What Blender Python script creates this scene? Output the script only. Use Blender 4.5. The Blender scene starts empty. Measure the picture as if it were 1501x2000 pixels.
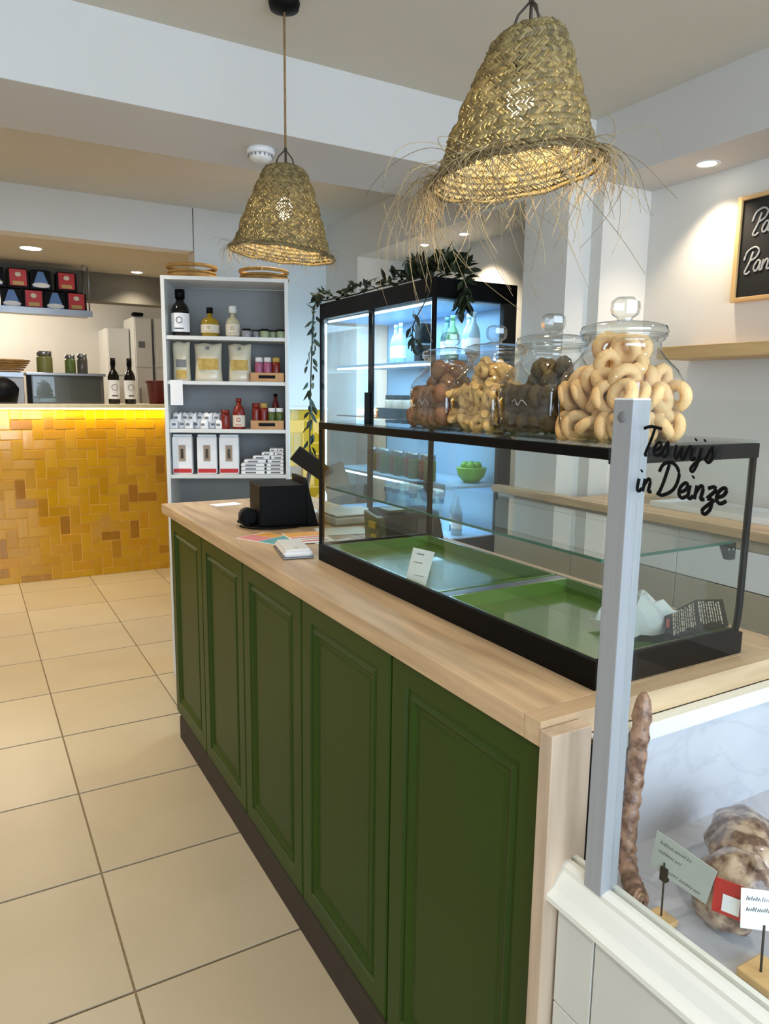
import bpy, bmesh, math, random
from mathutils import Vector, Matrix, Euler
R=math.radians; PI=math.pi; rnd=random.Random(7)
SC=bpy.context.scene; COL=SC.collection
# ------------------------------------------------------------------ camera
cd=bpy.data.cameras.new('camera'); cam=bpy.data.objects.new('camera',cd); COL.objects.link(cam); SC.camera=cam
CW=((0.86747232,-0.06808497,0.49280444),(-0.49731963,-0.14425603,0.85549014),(0.01284399,-0.98719534,-0.1589981))
cam.matrix_world=Matrix(((CW[0][0],-CW[0][1],-CW[0][2],0),(CW[1][0],-CW[1][1],-CW[1][2],0),(CW[2][0],-CW[2][1],-CW[2][2],1.46),(0,0,0,1)))
cd.sensor_fit='AUTO'; cd.sensor_width=36; cd.lens=1411.4256/2000*36; cd.clip_start=.02; cd.clip_end=60
# ------------------------------------------------------------------ world, exposure, big daylight window behind the camera
SC.view_settings.view_transform='Standard'; SC.view_settings.look='None'; SC.view_settings.gamma=1
SC.view_settings.use_curve_mapping=False; SC.view_settings.exposure=1.25
wd=bpy.data.worlds.new('world'); SC.world=wd; wd.use_nodes=True
wd.node_tree.nodes['Background'].inputs[0].default_value=(.72,.84,1,1); wd.node_tree.nodes['Background'].inputs[1].default_value=1.3
def light(name,kind,loc,power,color=(1,1,1),size=.1,rot=(0,0,0),sy=None,spot=None,blend=.5):
    l=bpy.data.lights.new(name,kind); l.energy=power; l.color=color
    if kind=='AREA':
        l.size=size
        if sy: l.shape='RECTANGLE'; l.size_y=sy
        else: l.shape='DISK'
    else: l.shadow_soft_size=size
    if kind=='SPOT': l.spot_size=R(spot); l.spot_blend=blend
    o=bpy.data.objects.new(name,l); COL.objects.link(o); o.location=loc; o.rotation_euler=rot; return o
light('daylight_window_light','AREA',(.3,-2.5,1.9),98,(.66,.79,1),4.2,(R(90),0,0),2.4)
WARM=(1,.83,.62); NEUT=(1,.90,.76)
# ------------------------------------------------------------------ materials
def lin(c): return tuple(((v/255)/12.92 if v/255<=.04045 else ((v/255+.055)/1.055)**2.4) for v in c)+(1,)
def mat(name,c,rough=.5,metal=0,c2=None,ns=8,amt=.5,bump=0,bs=None,stretch=None,emit=0,rand=None,spec=.5,coat=0,detail=4):
    m=bpy.data.materials.new(name); m.use_nodes=True; nt=m.node_tree; n=nt.nodes; L=nt.links; b=n['Principled BSDF']
    b.inputs['Roughness'].default_value=rough; b.inputs['Metallic'].default_value=metal
    b.inputs['Specular IOR Level'].default_value=spec; b.inputs['Coat Weight'].default_value=coat
    c2=c2 or tuple(v*.93 for v in c)
    tc=n.new('ShaderNodeTexCoord'); mp=n.new('ShaderNodeMapping'); L.new(tc.outputs['Object'],mp.inputs[0])
    if stretch: mp.inputs['Scale'].default_value=stretch
    nz=n.new('ShaderNodeTexNoise'); nz.inputs['Scale'].default_value=ns; nz.inputs['Detail'].default_value=detail; L.new(mp.outputs[0],nz.inputs['Vector'])
    cr=n.new('ShaderNodeValToRGB'); cr.color_ramp.elements[0].position=.5-amt*.5; cr.color_ramp.elements[1].position=.5+amt*.5
    cr.color_ramp.elements[0].color=lin(c2); cr.color_ramp.elements[1].color=lin(c); L.new(nz.outputs['Fac'],cr.inputs[0])
    src=cr.outputs[0]
    if rand:
        if rand[0]=='island': g=n.new('ShaderNodeNewGeometry'); ro=g.outputs['Random Per Island']
        else: g=n.new('ShaderNodeObjectInfo'); ro=g.outputs['Random']
        r2=n.new('ShaderNodeValToRGB'); els=rand[1]
        for i,(p,cc) in enumerate(els):
            e=r2.color_ramp.elements[i] if i<2 else r2.color_ramp.elements.new(p)
            e.position=p; e.color=lin(cc)
        L.new(ro,r2.inputs[0]); mx=n.new('ShaderNodeMix'); mx.data_type='RGBA'; mx.inputs[0].default_value=rand[2]
        L.new(src,mx.inputs[6]); L.new(r2.outputs[0],mx.inputs[7]); src=mx.outputs[2]
    L.new(src,b.inputs['Base Color'])
    if bump:
        bn=n.new('ShaderNodeBump'); bn.inputs['Strength'].default_value=bump; bn.inputs['Distance'].default_value=.004
        n2=n.new('ShaderNodeTexNoise'); n2.inputs['Scale'].default_value=bs or ns*6; n2.inputs['Detail'].default_value=5; L.new(mp.outputs[0],n2.inputs['Vector'])
        L.new(n2.outputs['Fac'],bn.inputs['Height']); L.new(bn.outputs[0],b.inputs['Normal'])
    if emit:
        L.new(src,b.inputs['Emission Color']); b.inputs['Emission Strength'].default_value=emit
    return m
def glass(name,tint=(1,1,1),refl=1.0,rough=.0,ior=1.45,op=0):
    m=bpy.data.materials.new(name); m.use_nodes=True; nt=m.node_tree; n=nt.nodes; L=nt.links
    n.remove(n['Principled BSDF']); out=n['Material Output']
    tr=n.new('ShaderNodeBsdfTransparent'); tr.inputs[0].default_value=(*tint,1)
    gl=n.new('ShaderNodeBsdfGlossy'); gl.inputs['Roughness'].default_value=rough
    fr=n.new('ShaderNodeFresnel'); ge=n.new('ShaderNodeNewGeometry'); mr=n.new('ShaderNodeMapRange'); L.new(ge.outputs['Backfacing'],mr.inputs[0]); mr.inputs[3].default_value=ior; mr.inputs[4].default_value=1/ior; L.new(mr.outputs[0],fr.inputs[0])   # the same reflectance from both sides
    ma=n.new('ShaderNodeMath'); ma.operation='MULTIPLY_ADD'; ma.inputs[1].default_value=refl; ma.inputs[2].default_value=op; L.new(fr.outputs[0],ma.inputs[0])
    mx=n.new('ShaderNodeMixShader'); L.new(ma.outputs[0],mx.inputs[0]); L.new(tr.outputs[0],mx.inputs[1]); L.new(gl.outputs[0],mx.inputs[2]); L.new(mx.outputs[0],out.inputs[0])
    return m
def emitm(name,c,s):
    m=bpy.data.materials.new(name); m.use_nodes=True; b=m.node_tree.nodes['Principled BSDF']
    b.inputs['Base Color'].default_value=(*c,1); b.inputs['Emission Color'].default_value=(*c,1); b.inputs['Emission Strength'].default_value=s; return m
def wood(name,c,c2,axis,rough=.5,sc=1.0):
    st={'x':(1.2*sc,14*sc,14*sc),'y':(14*sc,1.2*sc,14*sc),'z':(14*sc,14*sc,1.2*sc)}[axis]
    return mat(name,c,rough,c2=c2,ns=2.2,amt=.55,stretch=st,bump=.08,bs=6,detail=7)
def marblem():
    m=mat('marble',(198,198,202),.3,c2=(172,172,180),ns=5,amt=.6); nt=m.node_tree;n=nt.nodes;L=nt.links;b=n['Principled BSDF']
    src=b.inputs['Base Color'].links[0].from_socket
    tc=n.new('ShaderNodeTexCoord'); nz=n.new('ShaderNodeTexNoise'); nz.inputs['Scale'].default_value=2.0; nz.inputs['Detail'].default_value=6; nz.inputs['Distortion'].default_value=1.2; L.new(tc.outputs['Object'],nz.inputs[0])
    cr=n.new('ShaderNodeValToRGB'); e=cr.color_ramp.elements; e[0].position=.485; e[0].color=(0,0,0,1); e[1].position=.515; e[1].color=(0,0,0,1); x=e.new(.5); x.color=(.22,.22,.22,1)
    L.new(nz.outputs['Fac'],cr.inputs[0]); mx=n.new('ShaderNodeMix'); mx.data_type='RGBA'; L.new(cr.outputs[0],mx.inputs[0]); L.new(src,mx.inputs[6]); mx.inputs[7].default_value=lin((140,140,150)); L.new(mx.outputs[2],b.inputs['Base Color']); return m
def strawm():
    m=mat('seagrass_straw',(132,114,72),.6,c2=(84,72,42),ns=30,amt=.6,rand=('island',[(0,(72,62,36)),(1,(156,138,88)),(.5,(118,102,62))],.65))
    nt=m.node_tree;n=nt.nodes;L=nt.links;b=n['Principled BSDF'];out=n['Material Output']
    tl=n.new('ShaderNodeBsdfTranslucent'); L.new(b.inputs['Base Color'].links[0].from_socket,tl.inputs[0])
    mx=n.new('ShaderNodeMixShader'); mx.inputs[0].default_value=.05; L.new(b.outputs[0],mx.inputs[1]); L.new(tl.outputs[0],mx.inputs[2]); L.new(mx.outputs[0],out.inputs[0]); return m
M={}
M['wall']=mat('white_wall_paint',(216,213,206),.85,c2=(210,207,200),ns=3,bump=.04,bs=120)
M['trim']=mat('beam_paint',(202,199,194),.9,c2=(197,194,189),ns=2)
M['ceil']=mat('ceiling_warm_bounce',(206,199,184),.9,c2=(200,193,178),ns=2)  # warm light bounced off the floor is mixed into this colour
M['kdark']=mat('taupe_lintel',(118,112,98),.8)  # even tone, darker and browner than the walls
M['grout']=mat('floor_grout',(140,118,88),.9,ns=20)
M['ftile']=mat('beige_floor_tile',(178,162,136),.36,c2=(158,142,114),ns=3.5,amt=.8,bump=.03,bs=60,rand=('object',[(0,(168,152,124)),(1,(184,170,144))],.45))
M['ytile']=mat('glazed_yellow_tile',(192,146,10),.13,c2=(172,124,6),ns=9,amt=.7,bump=.10,bs=14,rand=('object',[(0,(138,84,4)),(.2,(182,134,6)),(.7,(198,152,10)),(1,(190,134,4))],.72),coat=.4)
M['ygrout']=mat('amber_grout',(240,186,90),.7,ns=20)
M['slab']=mat('pale_stone_slab',(225,215,180),.35,ns=20)
M['green']=mat('olive_green_lacquer',(40,62,3),.42,spec=.28,c2=(35,56,2),ns=2.5,bump=.02,bs=90)
M['carc']=mat('cabinet_carcass',(50,44,30),.7)
M['toe_shade']=mat('painted_toe_shade',(52,40,26),.8)  # colour of the shade under the cabinets
M['oak']=wood('sonoma_oak_lengthwise',(216,184,144),(150,124,94),'y',.42)
M['oakx']=wood('sonoma_oak_crosswise',(214,184,146),(164,136,104),'x',.42)
M['oakz']=wood('sonoma_oak_upright',(206,184,158),(160,138,116),'z',.45)
M['pine']=wood('light_pine',(226,188,130),(190,150,96),'y',.5)
M['pinez']=wood('light_pine_upright',(226,188,130),(190,150,96),'z',.5)
M['blk']=mat('black_metal',(4,4,5),.5,c2=(3,3,3),spec=.14)
M['blkp']=mat('black_plastic',(5,5,6),.55,c2=(3,3,4),ns=40,bump=.05,spec=.15)
M['drub']=mat('dark_rubber',(28,24,20),.7)
M['alu']=mat('brushed_aluminium',(152,153,154),.5,metal=.0,spec=.3,c2=(145,146,148),ns=4,stretch=(40,40,1))
M['steel']=mat('stainless_steel',(150,152,156),.3,metal=.85,c2=(135,137,140),ns=6)
M['white']=mat('white_melamine',(226,226,222),.4,c2=(220,220,216),ns=3)
M['greyin']=mat('bookcase_back_panel',(140,142,142),.6,ns=3)
M['plast']=mat('white_plastic',(226,226,226),.3,ns=3)
M['paper']=mat('white_paper',(244,244,244),.8,c2=(236,236,238),ns=10)
M['cardg']=mat('grey_card',(176,182,176),.6,c2=(168,174,168),ns=10)
M['ink']=mat('dark_ink',(40,40,44),.7)
M['gink']=mat('grey_ink',(120,120,124),.7)
M['red']=mat('red_print',(196,30,30),.45,c2=(180,22,24),ns=14)
M['redp']=mat('faded_red_print',(205,80,80),.5)
M['blue']=mat('blue_print',(90,130,190),.5)
M['gold']=mat('gold_print',(196,160,80),.4)
M['tan']=mat('tan_print',(170,150,130),.6)
M['traygreen']=mat('glossy_green_tray',(96,134,56),.20,c2=(86,124,48),ns=2,bump=.03,bs=3,coat=.5)
M['glass']=glass('clear_glass',(.97,.985,.975),1.0)
M['glassd']=glass('case_glass',(.93,.96,.94),1.1)
M['jarg']=glass('jar_glass',(.93,.955,.95),1.5,.03,1.52,.035)
M['edge']=mat('green_glass_edge',(50,110,92),.15,c2=(36,92,76),ns=20)
M['straw']=strawm()
M['rope']=mat('jute_cord',(150,118,74),.8,c2=(120,92,56),ns=150,stretch=(1,1,.3))
M['wire']=mat('dark_wire',(62,52,40),.6)
M['fringe']=mat('dry_grass_fringe',(158,136,96),.8,c2=(120,98,64),ns=20,rand=('island',[(0,(110,88,58)),(1,(190,168,124))],.7))
M['bulb']=emitm('warm_bulb',(1,.84,.58),3)
M['dl']=emitm('downlight_lens',(1,.95,.84),5)
M['led']=emitm('warm_led',(1,.80,.30),4)
M['cold']=emitm('cold_led',(.62,.86,1),1.7)
M['marble']=marblem()
M['mfloor']=mat('white_case_floor',(226,222,222),.3,ns=5)
M['cream']=mat('cream_moulding',(228,226,216),.35,c2=(220,218,208),ns=4)
M['wtile']=mat('white_ceramic_tile',(206,204,196),.25,c2=(196,194,186),ns=3)
M['wgrout']=mat('white_grout',(170,164,152),.8)
M['salami']=mat('dried_sausage',(88,52,36),.5,c2=(158,120,96),ns=75,amt=.25,bump=1.0,bs=90,coat=.3)
M['salami2']=mat('netted_salami',(186,160,134),.35,c2=(92,60,46),ns=52,amt=.22,bump=1.0,bs=60,coat=.5)
M['leafg']=mat('dark_ivy_leaf',(26,40,18),.5,c2=(16,26,10),ns=12,rand=('object',[(0,(14,24,10)),(1,(52,68,34))],.6))
M['stem']=mat('ivy_stem',(50,48,26),.7)
M['fridgein']=mat('fridge_liner',(168,196,220),.4,ns=3)
M['c_brown']=mat('brown_biscuit',(150,108,76),.7,c2=(104,68,42),ns=30,amt=.6,bump=.6)
M['c_pale']=mat('pale_biscuit',(226,188,118),.7,c2=(196,150,84),ns=30,amt=.6,bump=.6)
M['c_dark']=mat('dark_biscuit',(88,70,34),.6,c2=(52,38,16),ns=40,amt=.6,bump=.7)
M['c_ring']=mat('golden_ring_biscuit',(236,198,142),.65,c2=(212,164,104),ns=22,amt=.6,bump=.4)
M['wine']=mat('dark_bottle_glass',(14,16,14),.12)
M['oil']=mat('yellow_liquid',(156,128,30),.12,coat=.5)
M['grappa']=mat('pale_liquid',(200,192,160),.12,coat=.5)
M['lbl']=mat('cream_label',(228,218,198),.6)
M['sauce']=mat('tomato_sauce',(140,36,22),.3,c2=(110,26,14),ns=20)
M['olive']=mat('olive_jar_contents',(96,112,48),.4,c2=(60,76,26),ns=30)
M['palegr']=mat('pale_green_contents',(168,182,148),.4,c2=(140,156,118),ns=30)
M['jam']=mat('pink_jam',(170,90,120),.35)
M['kraft']=mat('wooden_crate',(206,160,110),.7,c2=(180,130,84),ns=12)
M['wick']=mat('woven_wicker',(186,144,76),.7,c2=(126,88,38),ns=30,stretch=(1,1,5),bump=.5)
M['pasta']=mat('pasta_shapes',(206,176,96),.6,c2=(170,136,60),ns=40,bump=.6)
M['film']=mat('pasta_bag_film',(214,206,186),.3,c2=(206,196,166),ns=12,coat=.4)
M['maroon']=mat('maroon_plastic',(96,16,22),.4)
M['yel']=mat('yellow_plastic',(206,182,30),.4)
M['olivep']=mat('olive_plastic',(110,110,58),.4)
M['dgrey']=mat('dark_grey_glass',(84,80,74),.2,c2=(70,66,60),ns=3)
M['bluegr']=mat('bluish_panel',(150,150,156),.3)
M['chalkb']=mat('blackboard',(14,13,12),.6,c2=(22,20,16),ns=5)
M['chalk']=mat('white_chalk',(186,186,184),.9,c2=(150,150,148),ns=80)
M['teal']=mat('teal_print',(96,170,176),.5)
M['orange']=mat('orange_print',(236,172,80),.5)
M['pink']=mat('pink_print',(226,138,140),.5)
M['lime']=mat('lime_fruit',(120,176,30),.4,c2=(96,150,20),ns=20)
M['bgl']=mat('teal_bottle_glass',(70,120,120),.12,c2=(60,105,108))
M['ggl']=mat('green_bottle_glass',(84,130,84),.12)
M['clb']=mat('clear_bottle_water',(170,196,208),.1)
M['tancab']=mat('taupe_cabinet_front',(176,164,140),.45,ns=3)
# ------------------------------------------------------------------ mesh helpers
def wm(o):
    m=Matrix.LocRotScale(o.location,o.rotation_euler,o.scale)
    return wm(o.parent)@m if o.parent else m
class MB:
    def __init__(s): s.v=[]; s.f=[]; s.mi=[]; s.sm=[]
    def add(s,v,f,mi=0,sm=False):
        b=len(s.v); s.v+=[tuple(p) for p in v]; s.f+=[tuple(i+b for i in q) for q in f]; s.mi+=[mi]*len(f); s.sm+=[sm]*len(f); return s
    def box(s,x0,x1,y0,y1,z0,z1,mi=0,rot=None,piv=None):
        v=[Vector((x,y,z)) for x in (x0,x1) for y in (y0,y1) for z in (z0,z1)]
        if rot is not None:
            p=Vector(piv) if piv is not None else Vector(((x0+x1)/2,(y0+y1)/2,(z0+z1)/2)); m=Euler(rot).to_matrix(); v=[m@(q-p)+p for q in v]
        return s.add(v,[(0,1,3,2),(4,6,7,5),(0,4,5,1),(2,3,7,6),(0,2,6,4),(1,5,7,3)],mi)
    def lathe(s,prof,seg=24,c=(0,0,0),mi=0,sm=True,sq=None,cap=True,rot=None,ph=0):
        v=[];f=[];C=Vector(c)
        for k,(r,z) in enumerate(prof):
            n=sq[k] if sq else 2
            for i in range(seg):
                a=2*PI*i/seg+ph; ca,sa=math.cos(a),math.sin(a)
                q=r/((abs(ca)**n+abs(sa)**n)**(1/n)) if n!=2 else r
                p=Vector((q*ca,q*sa,z)); 
                if rot is not None: p=rot@p
                v.append(p+C)
        for k in range(len(prof)-1):
            for i in range(seg): j=(i+1)%seg; f.append((k*seg+i,k*seg+j,(k+1)*seg+j,(k+1)*seg+i))
        s.add(v,f,mi,sm)
        if cap:
            b=len(s.v)-len(v); s.f.append(tuple(b+i for i in range(seg))[::-1]); s.mi.append(mi); s.sm.append(False)
            e=b+(len(prof)-1)*seg; s.f.append(tuple(e+i for i in range(seg))); s.mi.append(mi); s.sm.append(False)
        return s
    def tube(s,path,r,seg=8,mi=0,sm=True,closed=False,flat=None):
        P=[Vector(p) for p in path]; n=len(P); v=[];f=[]; up=Vector((.13,.27,1)).normalized()
        for i,p in enumerate(P):
            t=(P[(i+1)%n]-P[i-1]) if closed else (P[min(i+1,n-1)]-P[max(i-1,0)])
            t=t.normalized() if t.length>1e-9 else Vector((0,0,1))
            a=t.cross(up)
            if a.length<.05: a=t.cross(Vector((1,0,0)))
            a.normalize(); b=t.cross(a); rr=r[i] if isinstance(r,(list,tuple)) else r
            for k in range(seg):
                w=2*PI*k/seg; q=a*math.cos(w)*rr+b*math.sin(w)*rr
                if flat: q=q-flat*(q.dot(flat))*.75
                v.append(p+q)
        m=n if closed else n-1
        for i in range(m):
            j=(i+1)%n
            for k in range(seg): l=(k+1)%seg; f.append((i*seg+k,i*seg+l,j*seg+l,j*seg+k))
        s.add(v,f,mi,sm)
        if not closed:
            b=len(s.v)-len(v); s.f.append(tuple(b+k for k in range(seg))[::-1]); s.f.append(tuple(b+(n-1)*seg+k for k in range(seg))); s.mi+=[mi,mi]; s.sm+=[False,False]
        return s
    def cyl(s,c,r,h,seg=20,mi=0,sm=True): return s.lathe([(r,0),(r,h)],seg,c,mi,sm)
    def ell(s,c,rx,ry,rz,mi=0,seg=12,rings=8,rot=None,jit=0):
        v=[];f=[];C=Vector(c)
        for k in range(rings+1):
            t=PI*k/rings
            for i in range(seg):
                a=2*PI*i/seg; p=Vector((rx*math.sin(t)*math.cos(a),ry*math.sin(t)*math.sin(a),-rz*math.cos(t)))*(1+jit*math.sin(3*a+5*t+c[0]*90))
                if rot is not None: p=rot@p
                v.append(p+C)
        for k in range(rings):
            for i in range(seg): j=(i+1)%seg; f.append((k*seg+i,k*seg+j,(k+1)*seg+j,(k+1)*seg+i))
        return s.add(v,f,mi,True)
    def tor(s,c,R_,r,mi=0,seg=16,ss=8,rot=None):
        v=[];f=[];C=Vector(c)
        for i in range(seg):
            a=2*PI*i/seg
            for k in range(ss):
                b=2*PI*k/ss; p=Vector(((R_+r*math.cos(b))*math.cos(a),(R_+r*math.cos(b))*math.sin(a),r*math.sin(b)))
                if rot is not None: p=rot@p
                v.append(p+C)
        for i in range(seg):
            for k in range(ss): j=(i+1)%seg;l=(k+1)%ss; f.append((i*ss+k,j*ss+k,j*ss+l,i*ss+l))
        return s.add(v,f,mi,True)
    def build(s,name,mats,parent=None,loc=None,bev=0,local=False):
        me=bpy.data.meshes.new(name); vv=[Vector(p) for p in s.v]
        o=bpy.data.objects.new(name,me); COL.objects.link(o)
        if parent: o.parent=parent
        if not local:
            if parent:
                inv=wm(parent).inverted(); vv=[inv@p for p in vv]
            elif loc is None:
                xs=[p.x for p in vv];ys=[p.y for p in vv];zs=[p.z for p in vv]; loc=((min(xs)+max(xs))/2,(min(ys)+max(ys))/2,min(zs))
                L_=Vector(loc); vv=[p-L_ for p in vv]; o.location=loc
            else: L_=Vector(loc); vv=[p-L_ for p in vv]; o.location=loc
        elif loc is not None: o.location=loc
        me.from_pydata([tuple(p) for p in vv],[],s.f)
        for m in (mats if isinstance(mats,(list,tuple)) else [mats]): me.materials.append(m)
        me.polygons.foreach_set('material_index',s.mi); me.polygons.foreach_set('use_smooth',s.sm); me.update()
        bm=bmesh.new(); bm.from_mesh(me); bmesh.ops.remove_doubles(bm,verts=bm.verts,dist=1e-7)
        bmesh.ops.recalc_face_normals(bm,faces=bm.faces)
        if bev:
            ed=[e for e in bm.edges if len(e.link_faces)==2 and e.calc_face_angle(0)>.6]
            bmesh.ops.bevel(bm,geom=ed,offset=bev,segments=2,affect='EDGES',clamp_overlap=True,profile=.5)
        bm.to_mesh(me); bm.free(); me.update()
        return o
def tag(o,label=None,cat=None,group=None,kind=None):
    if label: o['label']=label
    if cat: o['category']=cat
    if group: o['group']=group
    if kind: o['kind']=kind
    return o
def thing(name,label,cat,loc=(0,0,0),rz=0,group=None):
    o=bpy.data.objects.new(name,None); COL.objects.link(o); o.empty_display_size=.05; o.location=loc; o.rotation_euler=(0,0,rz); return tag(o,label,cat,group)
def dup(o,parent=None,loc=None,rot=None,label=None,group=None,scale=None):
    c=o.copy(); COL.objects.link(c)
    if parent: c.parent=parent
    if loc is not None: c.location=loc
    if rot is not None: c.rotation_euler=rot if hasattr(rot,'__len__') else (0,0,rot)
    if scale: c.scale=scale
    if label: c['label']=label
    if group: c['group']=group
    for ch in o.children: dup(ch,c)
    return c
def struct(o): o['kind']='structure'; return o
def smooth_path(pts,n=6):
    P=[Vector(p) for p in pts]; out=[]
    for i in range(len(P)-1):
        a=P[max(i-1,0)];b=P[i];c=P[i+1];d=P[min(i+2,len(P)-1)]
        for k in range(n):
            t=k/n; out.append(.5*((2*b)+(c-a)*t+(2*a-5*b+4*c-d)*t*t+(3*b-a-3*c+d)*t**3))
    out.append(P[-1]); return out
# ================================================================== STRUCTURE
b=MB(); b.box(-2.4,3.2,-1.6,8.6,-.12,-.006); floor=struct(b.build('floor',M['grout']))
b=MB(); b.box(-.251,.251,-.251,.251,0,.007); t0=None
for i in range(-5,6):
    for j in range(-6,13):
        x=.265+.2535+.507*i; y=1.662+.255+.511*j
        if not(-1.9<x<2.9 and -1.4<y<8.2): continue
        if t0 is None: t0=b.build('floor_tile',M['ftile'],None,local=True,bev=.0015); t0.parent=floor
        c=t0 if i==-5 and False else t0.copy()
        if c is not t0: COL.objects.link(c)
        c.parent=floor; c.location=(x-floor.location.x,y-floor.location.y,-.006-floor.location.z)
bpy.data.objects.remove(t0)
b=MB(); b.box(-2.4,3.2,-1.6,4.55,2.54,2.66); struct(b.build('ceiling',M['ceil']))
b=MB(); b.box(-2.4,2.23,2.37,2.79,2.30,2.545); struct(b.build('trim_1',M['trim'],bev=.002))           # cross beam
b=MB(); b.box(2.23,2.5,-1.6,2.24,2.30,2.545); struct(b.build('trim_2',M['trim'],bev=.002))            # soffit along the right wall
# right wall: thin part near, thick part with niche farther on
b=MB(); b.box(2.5,2.62,-1.6,4.6,0,2.54)                      # outer wall
b.box(2.11,2.5,2.24,2.50,0,2.54); b.box(2.235,2.5,2.30-.12,2.24,0,2.54)   # stepped pillars
b.box(2.11,2.5,4.03,4.6,0,2.54); b.box(2.11,2.5,2.50,4.03,2.285,2.54)     # niche side and head
b.box(2.452,2.5,2.50,4.03,0,2.285)
struct(b.build('wall_right',M['wall']))
b=MB(); b.box(1.245,2.5,4.47,4.6,0,2.54); b.box(-2.4,1.24,4.475,4.6,2.295,2.54); b.box(-2.4,-1.5,4.475,4.6,0,2.295)
wall_back=struct(b.build('wall_back',M['wall']))
b=MB(); b.box(-2.4,-2.28,-1.6,8.6,0,2.54); struct(b.build('wall_left',M['wall']))
b=MB(); b.box(-2.4,3.2,8.0,8.12,0,2.54); struct(b.build('wall_kitchen',M['wall']))
b=MB(); b.box(2.0,2.1,4.6,8.0,0,2.54); struct(b.build('wall_kitchen_right',M['wall']))
b=MB(); b.box(-2.4,2.1,4.6,8.1,2.40,2.5); struct(b.build('ceiling',M['ceil']))
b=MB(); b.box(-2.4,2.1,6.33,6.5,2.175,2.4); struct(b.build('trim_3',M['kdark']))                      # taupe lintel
b=MB(); b.box(-2.4,3.2,-1.72,-1.6,0,.45); b.box(-2.4,3.2,-1.72,-1.6,2.45,2.54); b.box(-2.4,-1.6,-1.72,-1.6,.45,2.45); b.box(2.2,3.2,-1.72,-1.6,.45,2.45)
struct(b.build('wall_front',M['wall']))
b=MB()
for x in (-1.6,.3,2.16): b.box(x,x+.04,-1.69,-1.63,.45,2.45)
b.box(-1.6,2.2,-1.69,-1.63,.45,.49); b.box(-1.6,2.2,-1.69,-1.63,2.41,2.45)
wf=MB().box(-1.56,2.16,-1.665,-1.655,.49,2.41).build('window_1',M['glass']); struct(wf); b.build('window_frame',M['white'],wf)
# herringbone glazed tiles (90 degree), W x 2W, drawn on the plane y = const
def herring(parent,x0,x1,z0,z1,y,ox,oz,W=.0745,g=.0055,th=.0045):
    protos={}
    nx0=int((x0-ox)/W)-2; nx1=int((x1-ox)/W)+2; nz0=int((z0-oz)/W)-2; nz1=int((z1-oz)/W)+2
    pl=wm(parent).inverted()
    for i in range(nx0,nx1+1):
        for j in range(nz0,nz1+1):
            m=(i-j)%4
            if m==0: a,b_,c,d=i,i+2,j,j+1
            elif m==3: a,b_,c,d=i,i+1,j,j+2
            else: continue
            X0=max(ox+a*W+g/2,x0);X1=min(ox+b_*W-g/2,x1);Z0=max(oz+c*W+g/2,z0);Z1=min(oz+d*W-g/2,z1)
            if X1-X0<.012 or Z1-Z0<.012: continue
            w=round(X1-X0,3);h=round(Z1-Z0,3)
            if (w,h) not in protos:
                o=MB().box(-w/2,w/2,-th,0,-h/2,h/2).build('tile',M['ytile'],parent,local=True,bev=.0025); protos[(w,h)]=o
            else: o=protos[(w,h)].copy(); COL.objects.link(o)
            o.location=pl@Vector(((X0+X1)/2,y+rnd.uniform(-.0012,.0012),(Z0+Z1)/2)); o.rotation_euler=(rnd.uniform(-.012,.012),0,rnd.uniform(-.012,.012))
MB().box(1.63,2.11,4.458,4.47,.45,1.36).build('tile_grout',M['ygrout'],wall_back)
herring(wall_back,1.64,2.105,.5,1.36,4.462,1.64,.47)
MB().box(1.60,2.11,4.440,4.47,1.362,1.376).build('tile_cap',M['cream'],wall_back)
# downlights set into ceilings
def downlight(x,y,z,power,label,r=.042,col=NEUT,spot=120,tilt=0):
    t=thing('ceiling_downlight',label,'light',(x,y,z))
    MB().lathe([(r,-.001),(r+.012,-.004),(r+.014,0)],28,(x,y,z),cap=False).build('trim_ring',M['white'],t)
    MB().lathe([(.001,-.003),(r*.7,-.004),(r,-.002)],28,(x,y,z),cap=False).build('lens',M['dl'],t)
    light('downlight_beam','SPOT',(x,y,z-.012),power,col,r*.8,(tilt,0,0),spot=spot,blend=.7)
downlight(.45,5.55,2.4,30,'round lit downlight in kitchen ceiling above the yellow counter',.065)
downlight(1.25,6.15,2.4,10,'small lit downlight in kitchen ceiling just left of the white bookcase top',.04)
downlight(2.378,1.832,2.3,9,'oval-looking lit downlight in the soffit above the chalkboard wall',.032,WARM,105)
downlight(2.26,3.52,2.285,17,'left lit spot in the niche ceiling above the glass fridge',.022,WARM,110)
downlight(2.28,3.18,2.285,17,'right lit spot in the niche ceiling above the glass fridge',.022,WARM,110)
for k,(x,y,p) in enumerate(((-.6,.9,30),(-.55,3.3,44),(-.6,5.3,30),(1.75,.1,16),(.3,3.5,20),(1.5,3.55,14))):
    light('ceiling_spot_out_of_view','SPOT',(x,y,2.285 if y>4.6 else 2.52),p,NEUT,.05,spot=130,blend=.8)
light('kitchen_ceiling_light','POINT',(.2,7.2,2.2),14,NEUT,.12)
# smoke detector under the beam
t=thing('smoke_detector','round white smoke detector on the underside of the ceiling beam','detector',(.95,2.545,2.3))
MB().lathe([(.050,0),(.050,-.012),(.046,-.02)],32,(.95,2.545,2.3)).build('base',M['plast'],t)
MB().lathe([(.040,-.02),(.040,-.03),(.030,-.038),(.006,-.04)],32,(.95,2.545,2.3)).build('cover',M['white'],t)
b=MB()
for i in range(16):
    a=2*PI*i/16; b.box(.95+.041*math.cos(a)-.002,.95+.041*math.cos(a)+.002,2.545+.041*math.sin(a)-.002,2.545+.041*math.sin(a)+.002,2.271,2.279)
b.build('vent',M['gink'],t)
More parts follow.
